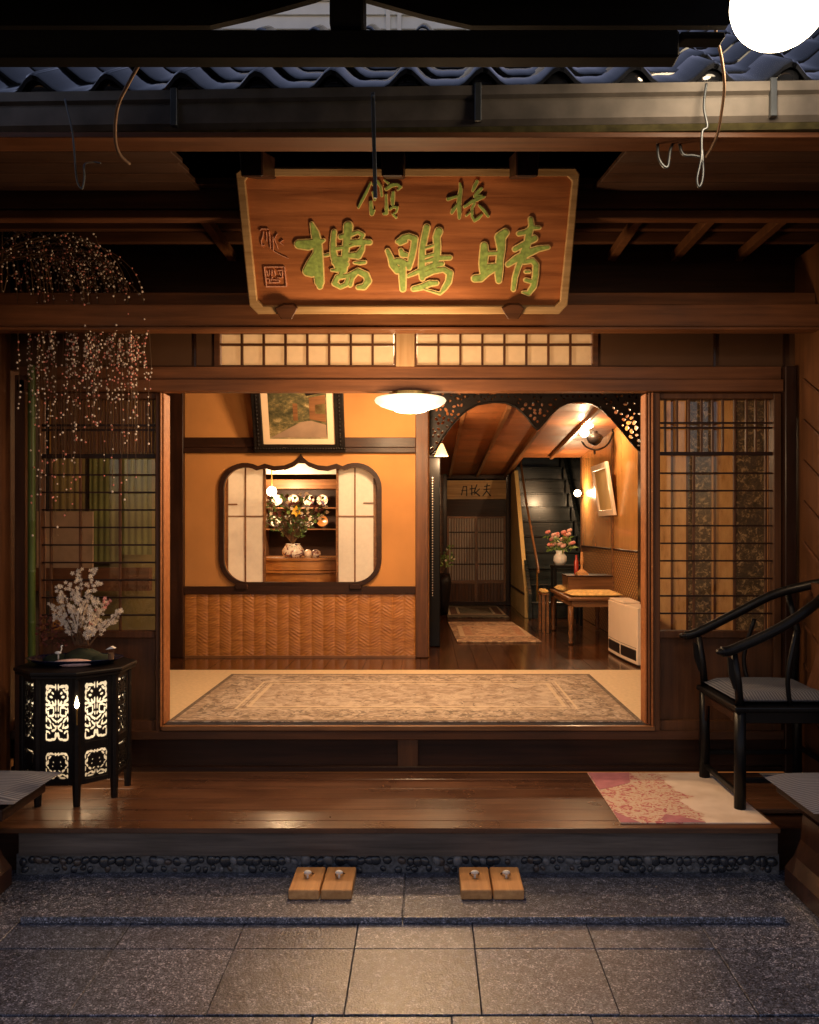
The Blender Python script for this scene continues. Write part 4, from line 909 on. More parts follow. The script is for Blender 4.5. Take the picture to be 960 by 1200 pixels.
# black lacquered post with a hanging cord and little cone lamp
bp = thing('lacquered_post', (X(509, 7.55), 7.55, FL), 'black lacquered pillar at the corner where the corridor begins', 'pillar')
MB().box(X(502.5, 7.55), X(516, 7.55), 7.55, 7.66, FL, Z(536, 7.55)).build('shaft', 'black_lacquer', bp, bevel=.008, segs=2)
MB().box(X(501, 7.55), X(518, 7.55), 7.53, 7.68, Z(536, 7.55), Z(533.5, 7.55)).build('cap', 'black_lacquer', bp, bevel=.003)
be = MB()
for k in range(46): be.ball((X(507, 7.5), 7.52, Z(560, 7.5)-k*.024), .0065, 6, 4)
bc = be.build('bead_string', 'porcelain', smooth='all', origin=(X(507, 7.5), 7.52, Z(560, 7.5))); tag(bc, 'string of pale beads hanging down the black lacquered pillar', 'bead string')
cn = thing('cone_lamp', P(518, 533, 7.5), 'tiny glowing cone lampshade under the carved arch on the pillar', 'lamp')
MB().lathe(P(517.5, 534.5, 7.5), [(.064, 0), (.060, .006), (.02, .10), (.012, .115)], 20).build('shade', 'cone_glow', cn, smooth=True)
light('cone_lamp_light', P(519, 540, 7.42), LAMP['cone'], .03, parent=cn)
# far wall with lattice doors and plaque
FY = 11.7
fwz = setting('far_wall', (.5, FY, FL))
MB().box(-.3, X(523, FY), FY, FY+.1, FL, 2.6).build('wall_panel', 'brown_table', fwz)
MB().box(-.3, 1.25, FY, FY+.1, Z(554, FY), 2.7).build('wall_panel', 'yellow_wall', fwz)
MB().box(X(522, FY), X(596, FY), FY-.03, FY, Z(561, FY), Z(557, FY)).build('rail', 'dark_x', fwz)
for px in (519.5, 593): MB().box(X(px, FY), X(px+4, FY), FY-.05, FY+.08, FL, 2.5).build('door_post', 'dark_z', fwz, bevel=.003)
MB().box(X(522, FY), X(596, FY), FY+.02, FY+.08, Z(605, FY), Z(585, FY)).build('head_panel', 'dark_x', fwz)
MB().box(-.1, 1.22, FY-.02, FY-.0, FL, Z(705, FY)).build('skirting', 'dark_x', fwz)
def fdoor(px0, px1, label):
    t = thing('lattice_door', (X((px0+px1)/2, FY), FY, FL), label, 'sliding door', 'pair of lattice doors closing the corridor')
    a, b = X(px0, FY), X(px1, FY); y = FY+.02+(.0 if px0 < 540 else .035); z1 = Z(605, FY); z2 = Z(680, FY); z3 = Z(684, FY)
    MB().box(a, a+.03, y, y+.03, FL, z1).box(b-.03, b, y, y+.03, FL, z1).box(a+.03, b-.03, y, y+.03, z1-.03, z1).box(a+.03, b-.03, y, y+.03, z3, z2).box(a+.03, b-.03, y, y+.03, FL, FL+.05).build('frame', 'brown_table', t)
    MB().box(a+.03, b-.03, y+.02, y+.024, z2, z1-.03).build('paper', 'lattice_paper', t)
    n = 10
    for k in range(1, n): u = a+.03+(b-a-.06)*k/n; MB().box(u-.006, u+.006, y+.002, y+.018, z2, z1-.03).build('slat', 'brown_table', t)
    for k in (1, 2, 3): z = z2+(z1-z2)*k/4; MB().box(a+.03, b-.03, y+.001, y+.019, z-.008, z+.008).build('rail', 'dark_x', t)
    for k in range(8): u0 = a+.03+(b-a-.06)*k/8; MB().box(u0+.002, u0+(b-a-.06)/8-.002, y+.008, y+.024, FL+.05, z3).build('kick_board', 'panel_z', t)
fdoor(524, 559, 'corridor-end lattice door beside the flower spray'); fdoor(558, 593, 'corridor-end lattice door beside the yellow wall')
pq = thing('name_plaque', (X(559, FY), FY-.03, Z(586, FY)), 'pale wooden plaque with three brushed characters over the lattice doors', 'plaque')
MB().box(X(524, FY), X(593, FY), FY-.03, FY-.01, Z(585, FY), Z(563, FY)).build('board', 'sign_frame', pq)
q = [[(543,571,.5),(541,580,.6)],[(543,570,.5),(547,570,.5),(547,581,.6)],[(541,575,.4),(547,575,.4)],
     [(553,569,.6),(553,580,.7)],[(551,573,.6),(557,572,.5)],[(559,568,.6),(556,576,.6),(562,581,.8)],[(556,579,.6),(562,573,.6)],[(552,578,.5),(556,577,.5)],
     [(568,570,.6),(574,569,.6)],[(571,567,.6),(570,576,.7),(566,581,.6)],[(567,574,.5),(574,573,.5)],[(571,576,.6),(575,581,.7)]]
us = np.linspace(537, 580, 110); vs = np.linspace(564, 584, 52); U, V = np.meshgrid(us, vs)
mb = iso_plate(MB(), sdf_strokes(U, V, q), us, vs, lambda u, v, t: (X(u, FY-.03), FY-.034+.004*t, Z(v, FY-.03))); mb.build('lettering', 'carved_black', pq)
# yellow wall under the stair
yw = setting('stair_side_wall', (1.2, 10.8, FL))
poly = [(FY, FL), (9.98, FL), (9.98, FL+.35), (10.2, Z(690, 10.2)), (FY, 2.62)]
poly = [(FY, FL), (10.02, FL), (10.02, FL+.30), (11.2, 2.5), (FY, 2.6)]
MB().prism(poly, lambda u, v, t: (1.20+.05*t, u, v)).build('wall_panel', 'yellow_wall', yw)
MB().box(1.185, 1.2, 10.05, FY, Z(690, 10.9)-.01, Z(690, 10.9)+.01).build('dado_line', 'dark_y', yw)
stv = setting('staircase', (1.55, 10.5, FL))
for k in range(15):
    y0, z1 = 9.95+.23*k, FL+.2*(k+1)
    MB().box(1.27, 1.98, y0, y0+.02, z1-.2, z1-.026).build('riser', 'stair_wood', stv); MB().box(1.26, 1.99, y0-.025, y0+.245, z1-.025, z1).build('tread', 'stair_wood', stv, bevel=.006)
for xx in (1.225, 1.995): MB().hexa([(xx, 9.86, FL), (xx+.045, 9.86, FL), (xx+.045, 13.4, FL+2.95), (xx, 13.4, FL+2.95)], [(xx, 9.86, FL+.30), (xx+.045, 9.86, FL+.30), (xx+.045, 13.4, FL+3.38), (xx, 13.4, FL+3.38)]).build('stringer', 'stair_wood', stv, bevel=.004)
MB().tube([(1.36, 9.98, FL+.55), (1.36, 10.0, FL+.62), (1.33, 10.9, FL+1.42), (1.33, 11.6, FL+2.05)], [.02, .016, .016, .016], 10).build('handrail', 'brown_table', stv, smooth=True)
MB().tube([(1.35, 9.99, FL+.58), (1.35, 10.0, FL+.18)], .012, 8).build('handrail_end', 'brass', stv)
MB().box(2.05, 2.12, 10.1, 14, FL, 5).build('shaft_wall', 'stair_wood', stv); MB().box(1.0, 1.18, FY+.12, 14, FL, 5).build('shaft_wall', 'dark_room', stv); MB().box(1.0, 2.1, 13.8, 13.9, FL, 5).build('shaft_wall', 'dark_room', stv)
MB().box(-3.0, -.1, 9.3, 12.0, 2.9, 2.95).build('void_cover', 'dark_room', sh)
# flower spray at the far left of the corridor
fs = thing('flower_spray', P(521, 672, 10.6), 'spray of white flowers and greenery in a dark pot by the lattice doors', 'flower arrangement')
b0 = Vector((X(519, 10.4), 10.4, Z(672, 10.4)))
MB().lathe((b0.x, b0.y, FL), [(.07, 0), (.08, .15), (.11, .40), (.09, b0.z-FL), (.06, b0.z-FL-.01)], 18).build('pot', 'carved_black', fs, smooth='all')
flowers(fs, b0, .20, .36, 22, 'leaf_bright', ['blossom', 'leaf_bright', 'leaf', 'leaf'], .02)

# sconce (old oil lamp style) on the corridor wall
sc = thing('wall_sconce', (XW, 8.33, Z(512, 8.3)), 'ornate wall sconce with scrolling iron arm and glowing glass globes', 'wall lamp')
cy_ = 8.1
gc = P(689, 494, cy_)
MB().lathe(gc+Vector((0,0,-.035)), [(.02, -.035), (.05, -.02), (.066, .02), (.058, .06), (.03, .085)], 24).build('glass_shade', 'bulb_glow', sc, smooth='all')
MB().ball(P(685, 507, cy_-.05), .045, 16, 10).build('glass_chimney', 'bulb_glow', sc, smooth='all')
MB().lathe(P(697, 515, cy_), [(.02, -.06), (.06, -.03), (.085, .02), (.07, .045), (.03, .06), (.03, .08)], 20).build('oil_bowl', 'carved_black', sc, smooth='all')
arm = [P(712, 528, 8.33), P(718, 508, 8.3), P(716, 498, 8.25), P(711, 494, 8.2), P(709, 501, 8.2), P(714, 505, 8.2)]
MB().tube(bez([Vector((XW, 8.33, Z(500, 8.33))), P(719, 507, 8.3), P(712, 521, 8.2), P(700, 527, 8.1), P(688, 524, 8.05), P(682, 517, 8.0)], 6), .010, 8).build('arm', 'carved_black', sc, smooth='all')
MB().tube(bez([P(718, 506, 8.3), P(716, 492, 8.25), P(710, 488, 8.2), P(708, 494, 8.2), P(711, 498, 8.2)], 6), .008, 8).build('scroll', 'carved_black', sc, smooth='all')
MB().tube(bez([P(711, 484, 8.2), P(704, 478, 8.15), P(696, 476, 8.1), P(690, 481, 8.1)], 6), .007, 8).build('scroll', 'carved_black', sc, smooth='all')
MB().ball(P(697, 530, 8.1), .012, 8, 6, (1, 1, 2)).build('finial', 'carved_black', sc, smooth='all')
light('sconce_light', P(686, 500, 7.92), LAMP['sconce'], .04, parent=sc)
bbulb = thing('bare_bulb_lamp', P(677, 578, 9.9), 'dazzling bare bulb at the end post beside the staircase', 'wall lamp')
MB().ball(P(677, 578, 9.85), .042, 16, 10).build('bulb', 'bulb_glow', bbulb, smooth='all'); MB().tube([P(677, 578, 9.87), Vector((X(684, 10), 10.0, Z(582, 10)))], .014, 8).build('holder', 'brass', bbulb)
light('bulb_light', P(674, 578, 9.72), LAMP['corner'], .03, parent=bbulb)
# picture on corridor wall
wp = thing('leaning_wall_picture', (XW, 8.55, Z(606, 8.5)), 'pale wood framed calligraphy tilted out from the glossy corridor wall', 'picture')
zb, zt = Z(604, 8.2), Z(541.5, 8.2)
def wpf(u, v, t): s = (v-zb)/(zt-zb); return (XW-.012-.085*s+(-.03+.03*t), u, v)
def wr(a, b, c_, d_): return [(a, c_), (b, c_), (b, d_), (a, d_)]
MB().prism(wr(8.12, 8.85, zb, zt), wpf, [wr(8.18, 8.79, zb+.06, zt-.06)]).build('frame', 'enamel_cream', wp, bevel=.003)
MB().prism(wr(8.18, 8.79, zb+.06, zt-.06), lambda u, v, t: Vector(wpf(u, v, 1))+Vector((-.012+.006*t, 0, 0))).build('print', 'yellow_wall', wp)
# table with cushions
tb = thing('low_table', (1.6, 8.3, FL), 'low brown wooden table with carved legs against the basketwork wall', 'table')
TZ = FL+.44
MB().box(1.33, 1.885, 7.68, 8.85, TZ-.03, TZ).build('tabletop', 'brown_table', tb, bevel=.006)
MB().box(1.37, 1.87, 7.72, 8.82, TZ-.09, TZ-.03).build('apron', 'brown_table', tb)
for xx in (1.36, 1.83):
    for yy in (7.72, 8.78):
        MB().lathe((xx, yy, FL), [(.018, 0), (.024, .02), (.016, .04), (.026, .10), (.018, .14), (.028, .25), (.028, .36)], 12).build('leg', 'brown_table', tb, smooth='all')
def pad(mb, x0, x1, y0, y1, z0, h, n=8):
    i0 = len(mb.v)
    for s_ in (1, 0):
        for j in range(n+1):
            for i in range(n+1):
                u, v = i/n, j/n; e = (1-(2*u-1)**6)*(1-(2*v-1)**6); mb.v.append(Vector((x0+(x1-x0)*u, y0+(y1-y0)*v, z0+h*.45+(h*.55*e**.5 if s_ else -h*.45*e**.3)+.004*math.sin(u*9)*math.sin(v*11)*s_)))
    m = (n+1)**2
    for s_ in (0, 1):
        for j in range(n):
            for i in range(n): a = i0+s_*m+j*(n+1)+i; mb.f.append((a, a+1, a+n+2, a+n+1) if s_ == 0 else (a, a+n+1, a+n+2, a+1))
    for k in range(n):
        for a, b in ((k, k+1), (m-n-1+k+0, m-n+k), (k*(n+1), (k+1)*(n+1)), (k*(n+1)+n, (k+1)*(n+1)+n)): mb.f.append((i0+a, i0+b, i0+m+b, i0+m+a))
    return mb
def cushion(x0, x1, y0, y1, z0, h, mat, label, name='cushion', cat='cushion'):
    c = Vector(((x0+x1)/2, (y0+y1)/2, z0)); o = pad(MB(), x0, x1, y0, y1, z0, h).build(name, mat, smooth='all', origin=c); return tag(o, label, cat)
cushion(1.36, 1.86, 7.72, 8.15, TZ, .05, 'yellow_cushion', 'flat golden brocade cushion on the near half of the low table')
cushion(1.36, 1.62, 8.42, 8.8, TZ, .05, 'yellow_cushion', 'small golden cushion on the far corner of the low table')
bx = thing('lacquer_box', (1.66, 8.4, TZ), 'plain dark red-brown box standing on the low table', 'box')
MB().box(X(666, 8.3), 1.885, 8.3, 8.65, TZ, Z(676, 8.3)).build('body', 'brown_table', bx, bevel=.004); MB().box(X(665, 8.3), 1.888, 8.29, 8.66, Z(676, 8.3), Z(674.5, 8.3)).build('lid', 'dark_x', bx, bevel=.003)
c = Vector((X(682, 8.45), 8.45, Z(674, 8.45))); s = 8.45/960
sb = MB().box(c.x-6.5*s, c.x+6.5*s, 8.40, 8.5, c.z, c.z+3*s).lathe(c+Vector((0,0,3*s)), [(6*s, 0), (5.5*s, 1*s), (1.5*s, 4*s), (1.2*s, 9*s), (2.2*s, 13*s), (1.4*s, 24*s)], 16).build('wooden_ornament', 'clog_wood', origin=c); tag(sb, 'tapering turned wooden ornament on the box lid', 'ornament')
c = Vector((X(676.5, 8.5), 8.55, Z(674, 8.55))); o = MB().lathe(c, [(2.6*s, 0), (2.6*s, 16*s), (1.3*s, 19*s), (1.3*s, 24*s)], 14).build('red_bottle', 'red_lacquer', smooth=True, origin=c); tag(o, 'slim dark red bottle next to the turned ornament', 'bottle')
so = thing('padded_stool', (1.28, 8.75, FL), 'narrow stool with padded gold seat beside the low table', 'stool')
a, b = X(634.5, 8.6), X(643, 8.6); MB().box(a, b, 8.55, 8.85, Z(697, 8.6), Z(695, 8.6)).build('seat', 'brown_table', so)
pad(MB(), a, b, 8.55, 8.85, Z(695, 8.6), .035).build('seat_pad', 'yellow_cushion', so, smooth='all')
for xx in (a+.015, b-.015):
    for yy in (8.57, 8.83): MB().box(xx-.012, xx+.012, yy-.012, yy+.012, FL, Z(697, 8.6)).build('leg', 'brown_table', so)
fsd = thing('plant_stand', (X(663, 9.3), 9.3, FL), 'tall black stand behind the low table carrying the rose vase', 'stand')
a, b = X(647, 9.3), X(681, 9.3); MB().box(a, b, 9.15, 9.45, Z(665, 9.3), Z(662, 9.3)).build('top', 'black_lacquer', fsd, bevel=.003)
for xx in (a+.02, b-.02):
    for yy in (9.18, 9.42): MB().box(xx-.014, xx+.014, yy-.014, yy+.014, FL, Z(665, 9.3)).build('leg', 'black_lacquer', fsd)
c = Vector((X(656.5, 9.3), 9.3, Z(662, 9.3))); s = 9.3/960
rv = thing('rose_vase', c, 'cream jug of pink roses on the tall black stand', 'vase')
MB().lathe(c, [(5*s, 0), (8*s, 5*s), (7.5*s, 10*s), (4.5*s, 14*s), (5.5*s, 17*s), (4*s, 16*s), (4*s, 8*s)], 24).build('jug', 'porcelain', rv, smooth='all')
lf = MB(); rs = {'rose_pink': MB(), 'rose_pale': MB()}
for k in range(22):
    a = rnd.uniform(0, 6.28); r = 15*s*math.sqrt(rnd.random()); p = c+Vector((r*math.cos(a), r*.6*math.sin(a), (20+rnd.uniform(2, 21))*s)); m = rs[rnd.choice(list(rs))]
    m.ball(p, 2.6*s, 8, 5, (1, 1, .8)); m.ball(p+Vector((1.4*s, -1*s, .6*s)), 1.9*s, 7, 4); m.ball(p+Vector((-1.4*s, -1*s, -.4*s)), 1.9*s, 7, 4)
    for q in range(3):
        d = Vector((rnd.uniform(-1, 1), rnd.uniform(-1, .3), rnd.uniform(-1, .4))).normalized(); w = d.orthogonal().normalized()*1.6*s; b_ = p-Vector((0, 0, 4*s)); i = len(lf.v); lf.v += [b_, b_+d*3*s+w, b_+d*7*s, b_+d*3*s-w]; lf.f.append((i, i+1, i+2, i+3))
    lf.tube([c+Vector((0, 0, 14*s)), p], .002, 4)
stuff(lf.build('leaves', 'leaf_bright', rv)); 
for m_, h in rs.items(): stuff(h.build('blossoms', m_, rv, smooth='all'))
# fan heater
he = thing('fan_heater', (1.70, 6.8, FL), 'cream fan heater with curved front and black lower grille', 'heater')
def hp(s_): # s_ along the length: near -> far
    y = 6.45+.78*s_; x = X(747, 6.45)+(X(713, 7.23)-X(747, 6.45))*s_-.014*math.sin(math.pi*s_); return x, y
def hpoly(za, zb_, off=0, s0=0, s1=1, name='body', mat='enamel_cream', back=True):
    n = 12; pts = [Vector((hp(s0+(s1-s0)*k/n)[0]-off, hp(s0+(s1-s0)*k/n)[1], 0)) for k in range(n+1)]
    if back: pts += [Vector((1.79, hp(s1)[1], 0)), Vector((1.775, hp(s0)[1], 0))]
    else: pts += [p+Vector((.01, 0, 0)) for p in reversed(pts)]
    return MB().prism([(p.x, p.y) for p in pts], lambda u, v, t: (u, v, za+(zb_-za)*t)).build(name, mat, he, bevel=.004)
hpoly(FL+.012, FL+.462); hpoly(FL+.04, FL+.125, .004, .03, .48, 'grille', 'grille_black', False); hpoly(FL+.04, FL+.125, .004, .52, .97, 'grille', 'grille_black', False)
hpoly(FL, FL+.012, -.01, 0, 1, 'base', 'iron'); hpoly(FL+.463, FL+.48, -.01, .45, 1, 'control_panel', 'enamel_cream')
hpoly(FL+.14, FL+.143, .002, .02, .98, 'seam', 'iron', False)
# rugs
RX = 1.33; RY = (4.585, 6.08)
rugmat('rug_main', (.47, .38, .30), (.24, .17, .12), RX, .745, [(0, .03, (.10, .07, .05), .8), (.03, .10, (.40, .29, .20), .35), (.30, .315, (.60, .48, .33), .8), (.335, .345, (.16, .11, .07), .6), (.36, .385, (.60, .48, .33), .7), (.13, .145, (.22, .16, .1), .35)], 9, (.54, .42, .31))
o = MB().box(-RX-.12+.0, RX-.12+.0, RY[0], RY[1], FL+.001, FL+.010).build('rug', 'rug_main', origin=(-.12, (RY[0]+RY[1])/2, FL), bevel=.003)
tag(o, 'large faded patterned rug spread over the entrance mat floor', 'rug')
rugmat('rug_mid', (.58, .40, .24), (.30, .15, .08), .36, .45, [(0, .05, (.62, .46, .28), .8), (.05, .13, (.48, .22, .12), .5)], 8)
rugmat('rug_far', (.16, .14, .09), (.05, .03, .02), .36, .55, [(0, .03, (.55, .44, .28), .9), (.03, .12, (.14, .05, .03), .6), (.12, .15, (.5, .4, .26), .8)], 12)
def quadrug(y0, y1, pxs, mat, label):
    xa, xb = X(pxs[0], y0), X(pxs[1], y0); c = Vector(((xa+xb)/2, (y0+y1)/2, FL)); xc, xd = X(pxs[2], y1), X(pxs[3], y1)
    o = MB().hexa([(xa, y0, FL+.001), (xb, y0, FL+.001), (xd, y1, FL+.001), (xc, y1, FL+.001)], [(xa, y0, FL+.009), (xb, y0, FL+.009), (xd, y1, FL+.009), (xc, y1, FL+.009)]).build('rug', mat, origin=c); return tag(o, label, 'rug')
quadrug(960*1.085/133, 960*1.085/109.5, (536, 635, 525, 600), 'rug_mid', 'small beige and rust rug, the nearer one on the corridor floor')
quadrug(960*1.085/104, 960*1.085/89.5, (525, 597, 519, 581), 'rug_far', 'dark rug with pale border lines before the lattice doors')

#@@SIGN
ybt, zbt = 4.03, Z(367, 4.03); ytp = ybt*368/401; ztp = Z(196, ytp)
sn0 = Vector((0, ybt, zbt)); sv = Vector((0, ytp-ybt, ztp-zbt)); sH = sv.length; svn = sv.normalized(); snn = Vector((0, -svn.z, svn.y))
if snn.y > 0: snn = -snn
def SP(px, py, off=0):                       # ray from the lens hits the tilted board; off lifts towards the viewer
    d = Vector(((px-500)/F, 1, (620-py)/F)); o = Vector((0, 0, CAMZ)); t = (sn0-o).dot(snn)/d.dot(snn); return o+d*t+snn*off
sg = thing('hanging_signboard', (SP(478, 367)), 'large tilted red-brown wooden signboard with green characters in a gilt frame', 'signboard')
cor = [(283, 199), (672, 199), (659, 363), (299, 363)]
outer = [(277, 202), (285, 196), (674, 196), (679, 203), (665, 356), (655, 367), (303, 367), (293, 357)]
inner = [(289, 206), (667, 206), (670, 212), (656, 352), (650, 357.5), (309, 357.5), (302, 351), (288, 212)]
inner = [(288, 212), (292, 206), (664, 206), (670, 212), (656, 352), (650, 357.5), (309, 357.5), (302, 351)]
MB().prism(inner, lambda u, v, t: SP(u, v, -.004-.03*t)).build('board', 'sign_wood', sg)
MB().prism(outer, lambda u, v, t: SP(u, v, .020-.05*t), [inner]).build('frame', 'sign_frame', sg, bevel=.005, segs=2)
CH = {
 'tower': ((335, 250, 8.727), [[(135,315,45),(230,320,55),(330,300,40),(390,275,15)],[(268,105,18),(300,200,42),(325,300,45),(330,420,50),(335,560,52),(345,700,48),(350,745,30)],[(300,440,40),(260,520,50),(225,590,50),(270,600,50)],[(400,430,14),(440,420,16)],
   [(640,130,48),(635,200,45),(620,300,36),(610,400,36),(600,500,36),(590,580,38),(560,620,20)],[(495,190,26),(485,280,28),(485,380,32),(500,460,36),(540,540,42)],[(560,240,24),(620,230,28),(740,190,18),(790,220,20),(770,260,20)],[(650,290,20),(760,290,28),(860,295,26)],[(480,365,22),(620,345,18),(700,315,18),(800,310,20)],[(640,430,26),(740,430,38),(780,370,28),(790,330,20)],[(490,460,26),(620,470,30)],[(500,500,30),(620,520,30)],[(700,505,10),(760,505,20),(810,500,17)],
   [(620,640,24),(530,650,26),(500,715,28),(560,752,22),(620,725,24),(640,650,20)],[(640,640,26),(740,590,30),(820,630,34),(845,690,34),(800,750,30),(740,755,22)],[(730,600,22),(680,660,22),(660,730,24)],[(470,580,12),(540,580,22)]]),
 'duck': ((445, 255, 9.6), [[(200,270,22),(270,230,38),(330,210,32),(395,240,38),(385,330,36),(360,450,36),(330,560,30)],[(230,285,28),(300,265,18)],[(90,375,26),(120,440,32),(150,530,42),(200,590,42),(260,590,40)],[(240,370,24),(255,410,34),(300,420,28)],[(190,490,36),(240,500,44),(320,530,32)],[(255,560,42),(258,680,42),(262,800,34)],[(320,655,18),(400,620,25),(460,590,22)],
   [(530,110,38),(505,220,38),(480,350,36),(475,480,38),(475,600,42),(480,680,32)],[(665,155,46),(640,220,42),(650,330,40),(640,450,42),(620,540,38)],[(520,340,14),(600,315,16)],[(510,440,20),(600,415,20)],[(520,490,20),(650,455,30),(790,450,26)],[(500,580,30),(620,530,34),(700,520,28)],[(490,650,36),(600,600,34),(720,580,30),(790,625,38),(775,720,36),(730,790,30),(680,855,14),(560,820,10),(500,800,10)],[(380,800,28),(470,780,34),(560,740,34),(640,735,26)]]),
 'clear': ((545, 245, 8.727), [[(195,375,38),(195,460,46),(185,560,44),(190,650,38)],[(100,710,36),(160,705,38),(230,650,32),(320,600,28)],[(410,240,42),(360,290,56),(370,400,42),(355,520,38),(345,640,42),(345,730,30)],[(230,455,22),(340,450,20)],[(230,590,30),(300,575,22)],
   [(670,100,24),(680,170,28),(650,260,34),(640,340,36),(610,440,46),(590,500,40)],[(550,250,24),(620,235,26),(690,190,24),(760,190,16)],[(510,410,26),(600,360,28),(710,300,34)],[(440,565,26),(520,510,36),(640,450,40),(750,405,30),(850,390,20)],[(570,520,32),(540,600,28),(510,700,26),(495,820,22)],[(600,540,24),(690,525,26),(725,570,30),(720,680,30),(700,790,30),(650,860,24),(590,850,10)],[(620,640,16),(660,640,14)],[(620,725,20),(680,740,22)]]),
 'hall': ((410, 200, 13.71), [[(335,190,16),(270,340,24),(200,470,24),(140,590,18)],[(370,220,18),(440,170,24),(500,260,20),(515,400,20)],[(380,350,25),(400,460,22)],[(340,500,26),(345,600,32),(355,690,34),(390,640,20)],[(560,150,13),(620,200,20)],[(590,290,28),(680,230,32),(760,220,26),(820,260,22),(770,310,12)],[(585,390,20),(590,520,22),(590,680,30),(545,690,20)],[(700,350,26),(690,450,34),(690,540,26)],[(640,620,16),(700,580,22),(765,590,20),(750,660,16),(690,700,14),(745,750,18)]]),
 'travel': ((510, 200, 12.8), [[(375,190,16),(385,280,28),(365,400,34),(355,520,34),(365,640,30),(362,710,20)],[(195,425,26),(270,400,22),(350,380,20)],[(330,510,18),(270,590,30),(250,630,22)],[(630,160,26),(590,240,28),(565,300,18)],[(690,270,26),(640,320,28),(600,380,26)],[(440,540,20),(540,470,26),(640,420,32),(740,390,16)],[(640,370,16),(690,370,16)],[(590,490,20),(555,560,20),(555,680,20),(590,750,20),(650,710,24),(700,660,14)],[(465,675,13),(530,620,13)],[(660,520,16),(730,590,26),(795,680,20)]]),
}
for key, ((ox, oy, s), st) in CH.items():
    st = [[(ox+a/s, oy+b/s, c/s) for a, b, c in q] for q in st]
    xs = [a for q in st for a, b, c in q]; ysx = [b for q in st for a, b, c in q]
    nx = int((max(xs)-min(xs)+16)*2.2); ny = int((max(ysx)-min(ysx)+16)*2.2)
    us = np.linspace(min(xs)-8, max(xs)+8, nx); vs = np.linspace(min(ysx)-8, max(ysx)+8, ny); U, V = np.meshgrid(us, vs); Dd = sdf_strokes(U, V, st)
    small = key in ('hall', 'travel')
    c = iso_plate(MB(), Dd+(.35 if small else .75), us, vs, lambda u, v, t: SP(u, v, .004-.006*t)).build('character', 'mat_green', sg)
    iso_plate(MB(), Dd-(.45 if small else .8), us, vs, lambda u, v, t: SP(u, v, .002-.004*t)).build('gilt_outline', 'gilt', c)
# faint signature and square seal, carved low relief
def relief(strokes, name, x0, x1, y0, y1, mat='gilt_faint', n=3.2, h=.002):
    us = np.linspace(x0, x1, int((x1-x0)*n)); vs = np.linspace(y0, y1, int((y1-y0)*n)); U, V = np.meshgrid(us, vs)
    iso_plate(MB(), sdf_strokes(U, V, strokes), us, vs, lambda u, v, t: SP(u, v, h-.006*t)).build(name, mat, sg)
z6 = lambda L: [[(290+a/13.33, 255+b/13.33, r) for a, b, r in q] for q in L]
relief(z6([[(265,770,.55),(580,770,.5),(612,1075,.6),(300,1078,.7),(265,770,.5)], [(300,830,.5),(320,910,.5)], [(345,820,.4),(345,900,.5)], [(385,820,.5),(380,910,.4)], [(300,950,.5),(350,960,.4),(340,1020,.5),(500,1010,.6),(500,975,.5),(400,970,.5)], [(420,830,.5),(440,900,.5)], [(470,830,.5),(550,820,.5),(545,940,.5),(470,940,.5)], [(500,860,.4),(520,900,.5)], [(390,930,.5),(370,990,.5)]]), 'square_seal', 308, 338, 311, 338)
relief(z6([[(195,205,.5),(225,175,.6),(330,180,.5)], [(250,220,.4),(240,300,.5),(215,360,.4),(230,440,.4),(265,430,.4)], [(340,220,.5),(350,330,.5),(360,480,.4)], [(295,230,.3),(300,300,.4),(300,370,.4)], [(400,300,.4),(405,520,.4),(500,575,.45),(640,640,.3)], [(470,250,.35),(420,330,.4),(480,490,.35)], [(560,350,.4),(510,390,.4),(560,430,.35)]]), 'signature', 300, 342, 262, 308, h=.0012)
for px in (337, 601):
    pts = [(px-14, 359), (px-6, 372), (px+6, 372), (px+13, 359), (px+7, 355), (px-5, 355)]
    MB().prism(pts, lambda u, v, t: SP(u, v, .035-.25*t)).build('lower_bracket', 'beam_x', sg, bevel=.003)
#@@ITEMS
# ---- gutter irons and wires
def hook(pts, r, label, name='gutter_hook', mat='iron', cat='hook'):
    o = MB().tube(bez(pts, 8), r, 8).build(name, mat, smooth='all', origin=pts[0]); return tag(o, label, cat)
hy = 2.95
hook([P(76, 116, hy), P(84, 150, hy), P(87, 175, hy), P(90, 210, hy), P(96, 221, hy), P(99, 208, hy), P(99, 193, hy), P(108, 190, hy+.1), P(118, 191, hy+.1)], .0035, 'thin bent iron hook under the gutter beside the frayed brown wire')
st = thing('iron_strap', P(436, 108, 2.93), 'long thin iron strap hanging from the gutter before the small upper character', 'strap')
MB().bar(P(437, 108, 2.94), P(440, 232, 2.90), .014, .004, (0, 1, 0)).build('strap', 'iron', st, bevel=.001); MB().ball(P(437, 113, 2.93), .006, 8, 5).build('rivet', 'iron', st)
hook([P(828, 98, 2.93), P(825, 125, 2.92), P(829, 148, 2.92), P(823, 155, 2.92), P(822, 185, 2.92), P(817, 210, 2.92), P(820, 219, 2.92), P(824, 205, 2.92), P(823, 175, 2.92)], .0045, 'dark iron hook below the gutter beside the hanging pale wire')
hook([P(771, 158, 3.1), P(772, 185, 3.1), P(782, 196, 3.1), P(786, 175, 3.1), P(794, 160, 3.1), P(800, 180, 3.1), P(812, 182, 3.1), P(822, 184, 3.1)], .006, 'black twisted iron ring bracket under the soffit near the hooked wire', 'iron_bracket', cat='bracket')
hook([P(184, -30, 2.6), P(186, 20, 2.62), P(172, 58, 2.66), P(152, 95, 2.72), P(138, 125, 2.78), P(135, 160, 2.85), P(140, 180, 2.9), P(152, 192, 2.95)], .006, 'frayed brown wire dropping past the tile ends to the gutter', 'hanging_wire', 'rust_wire', 'wire')
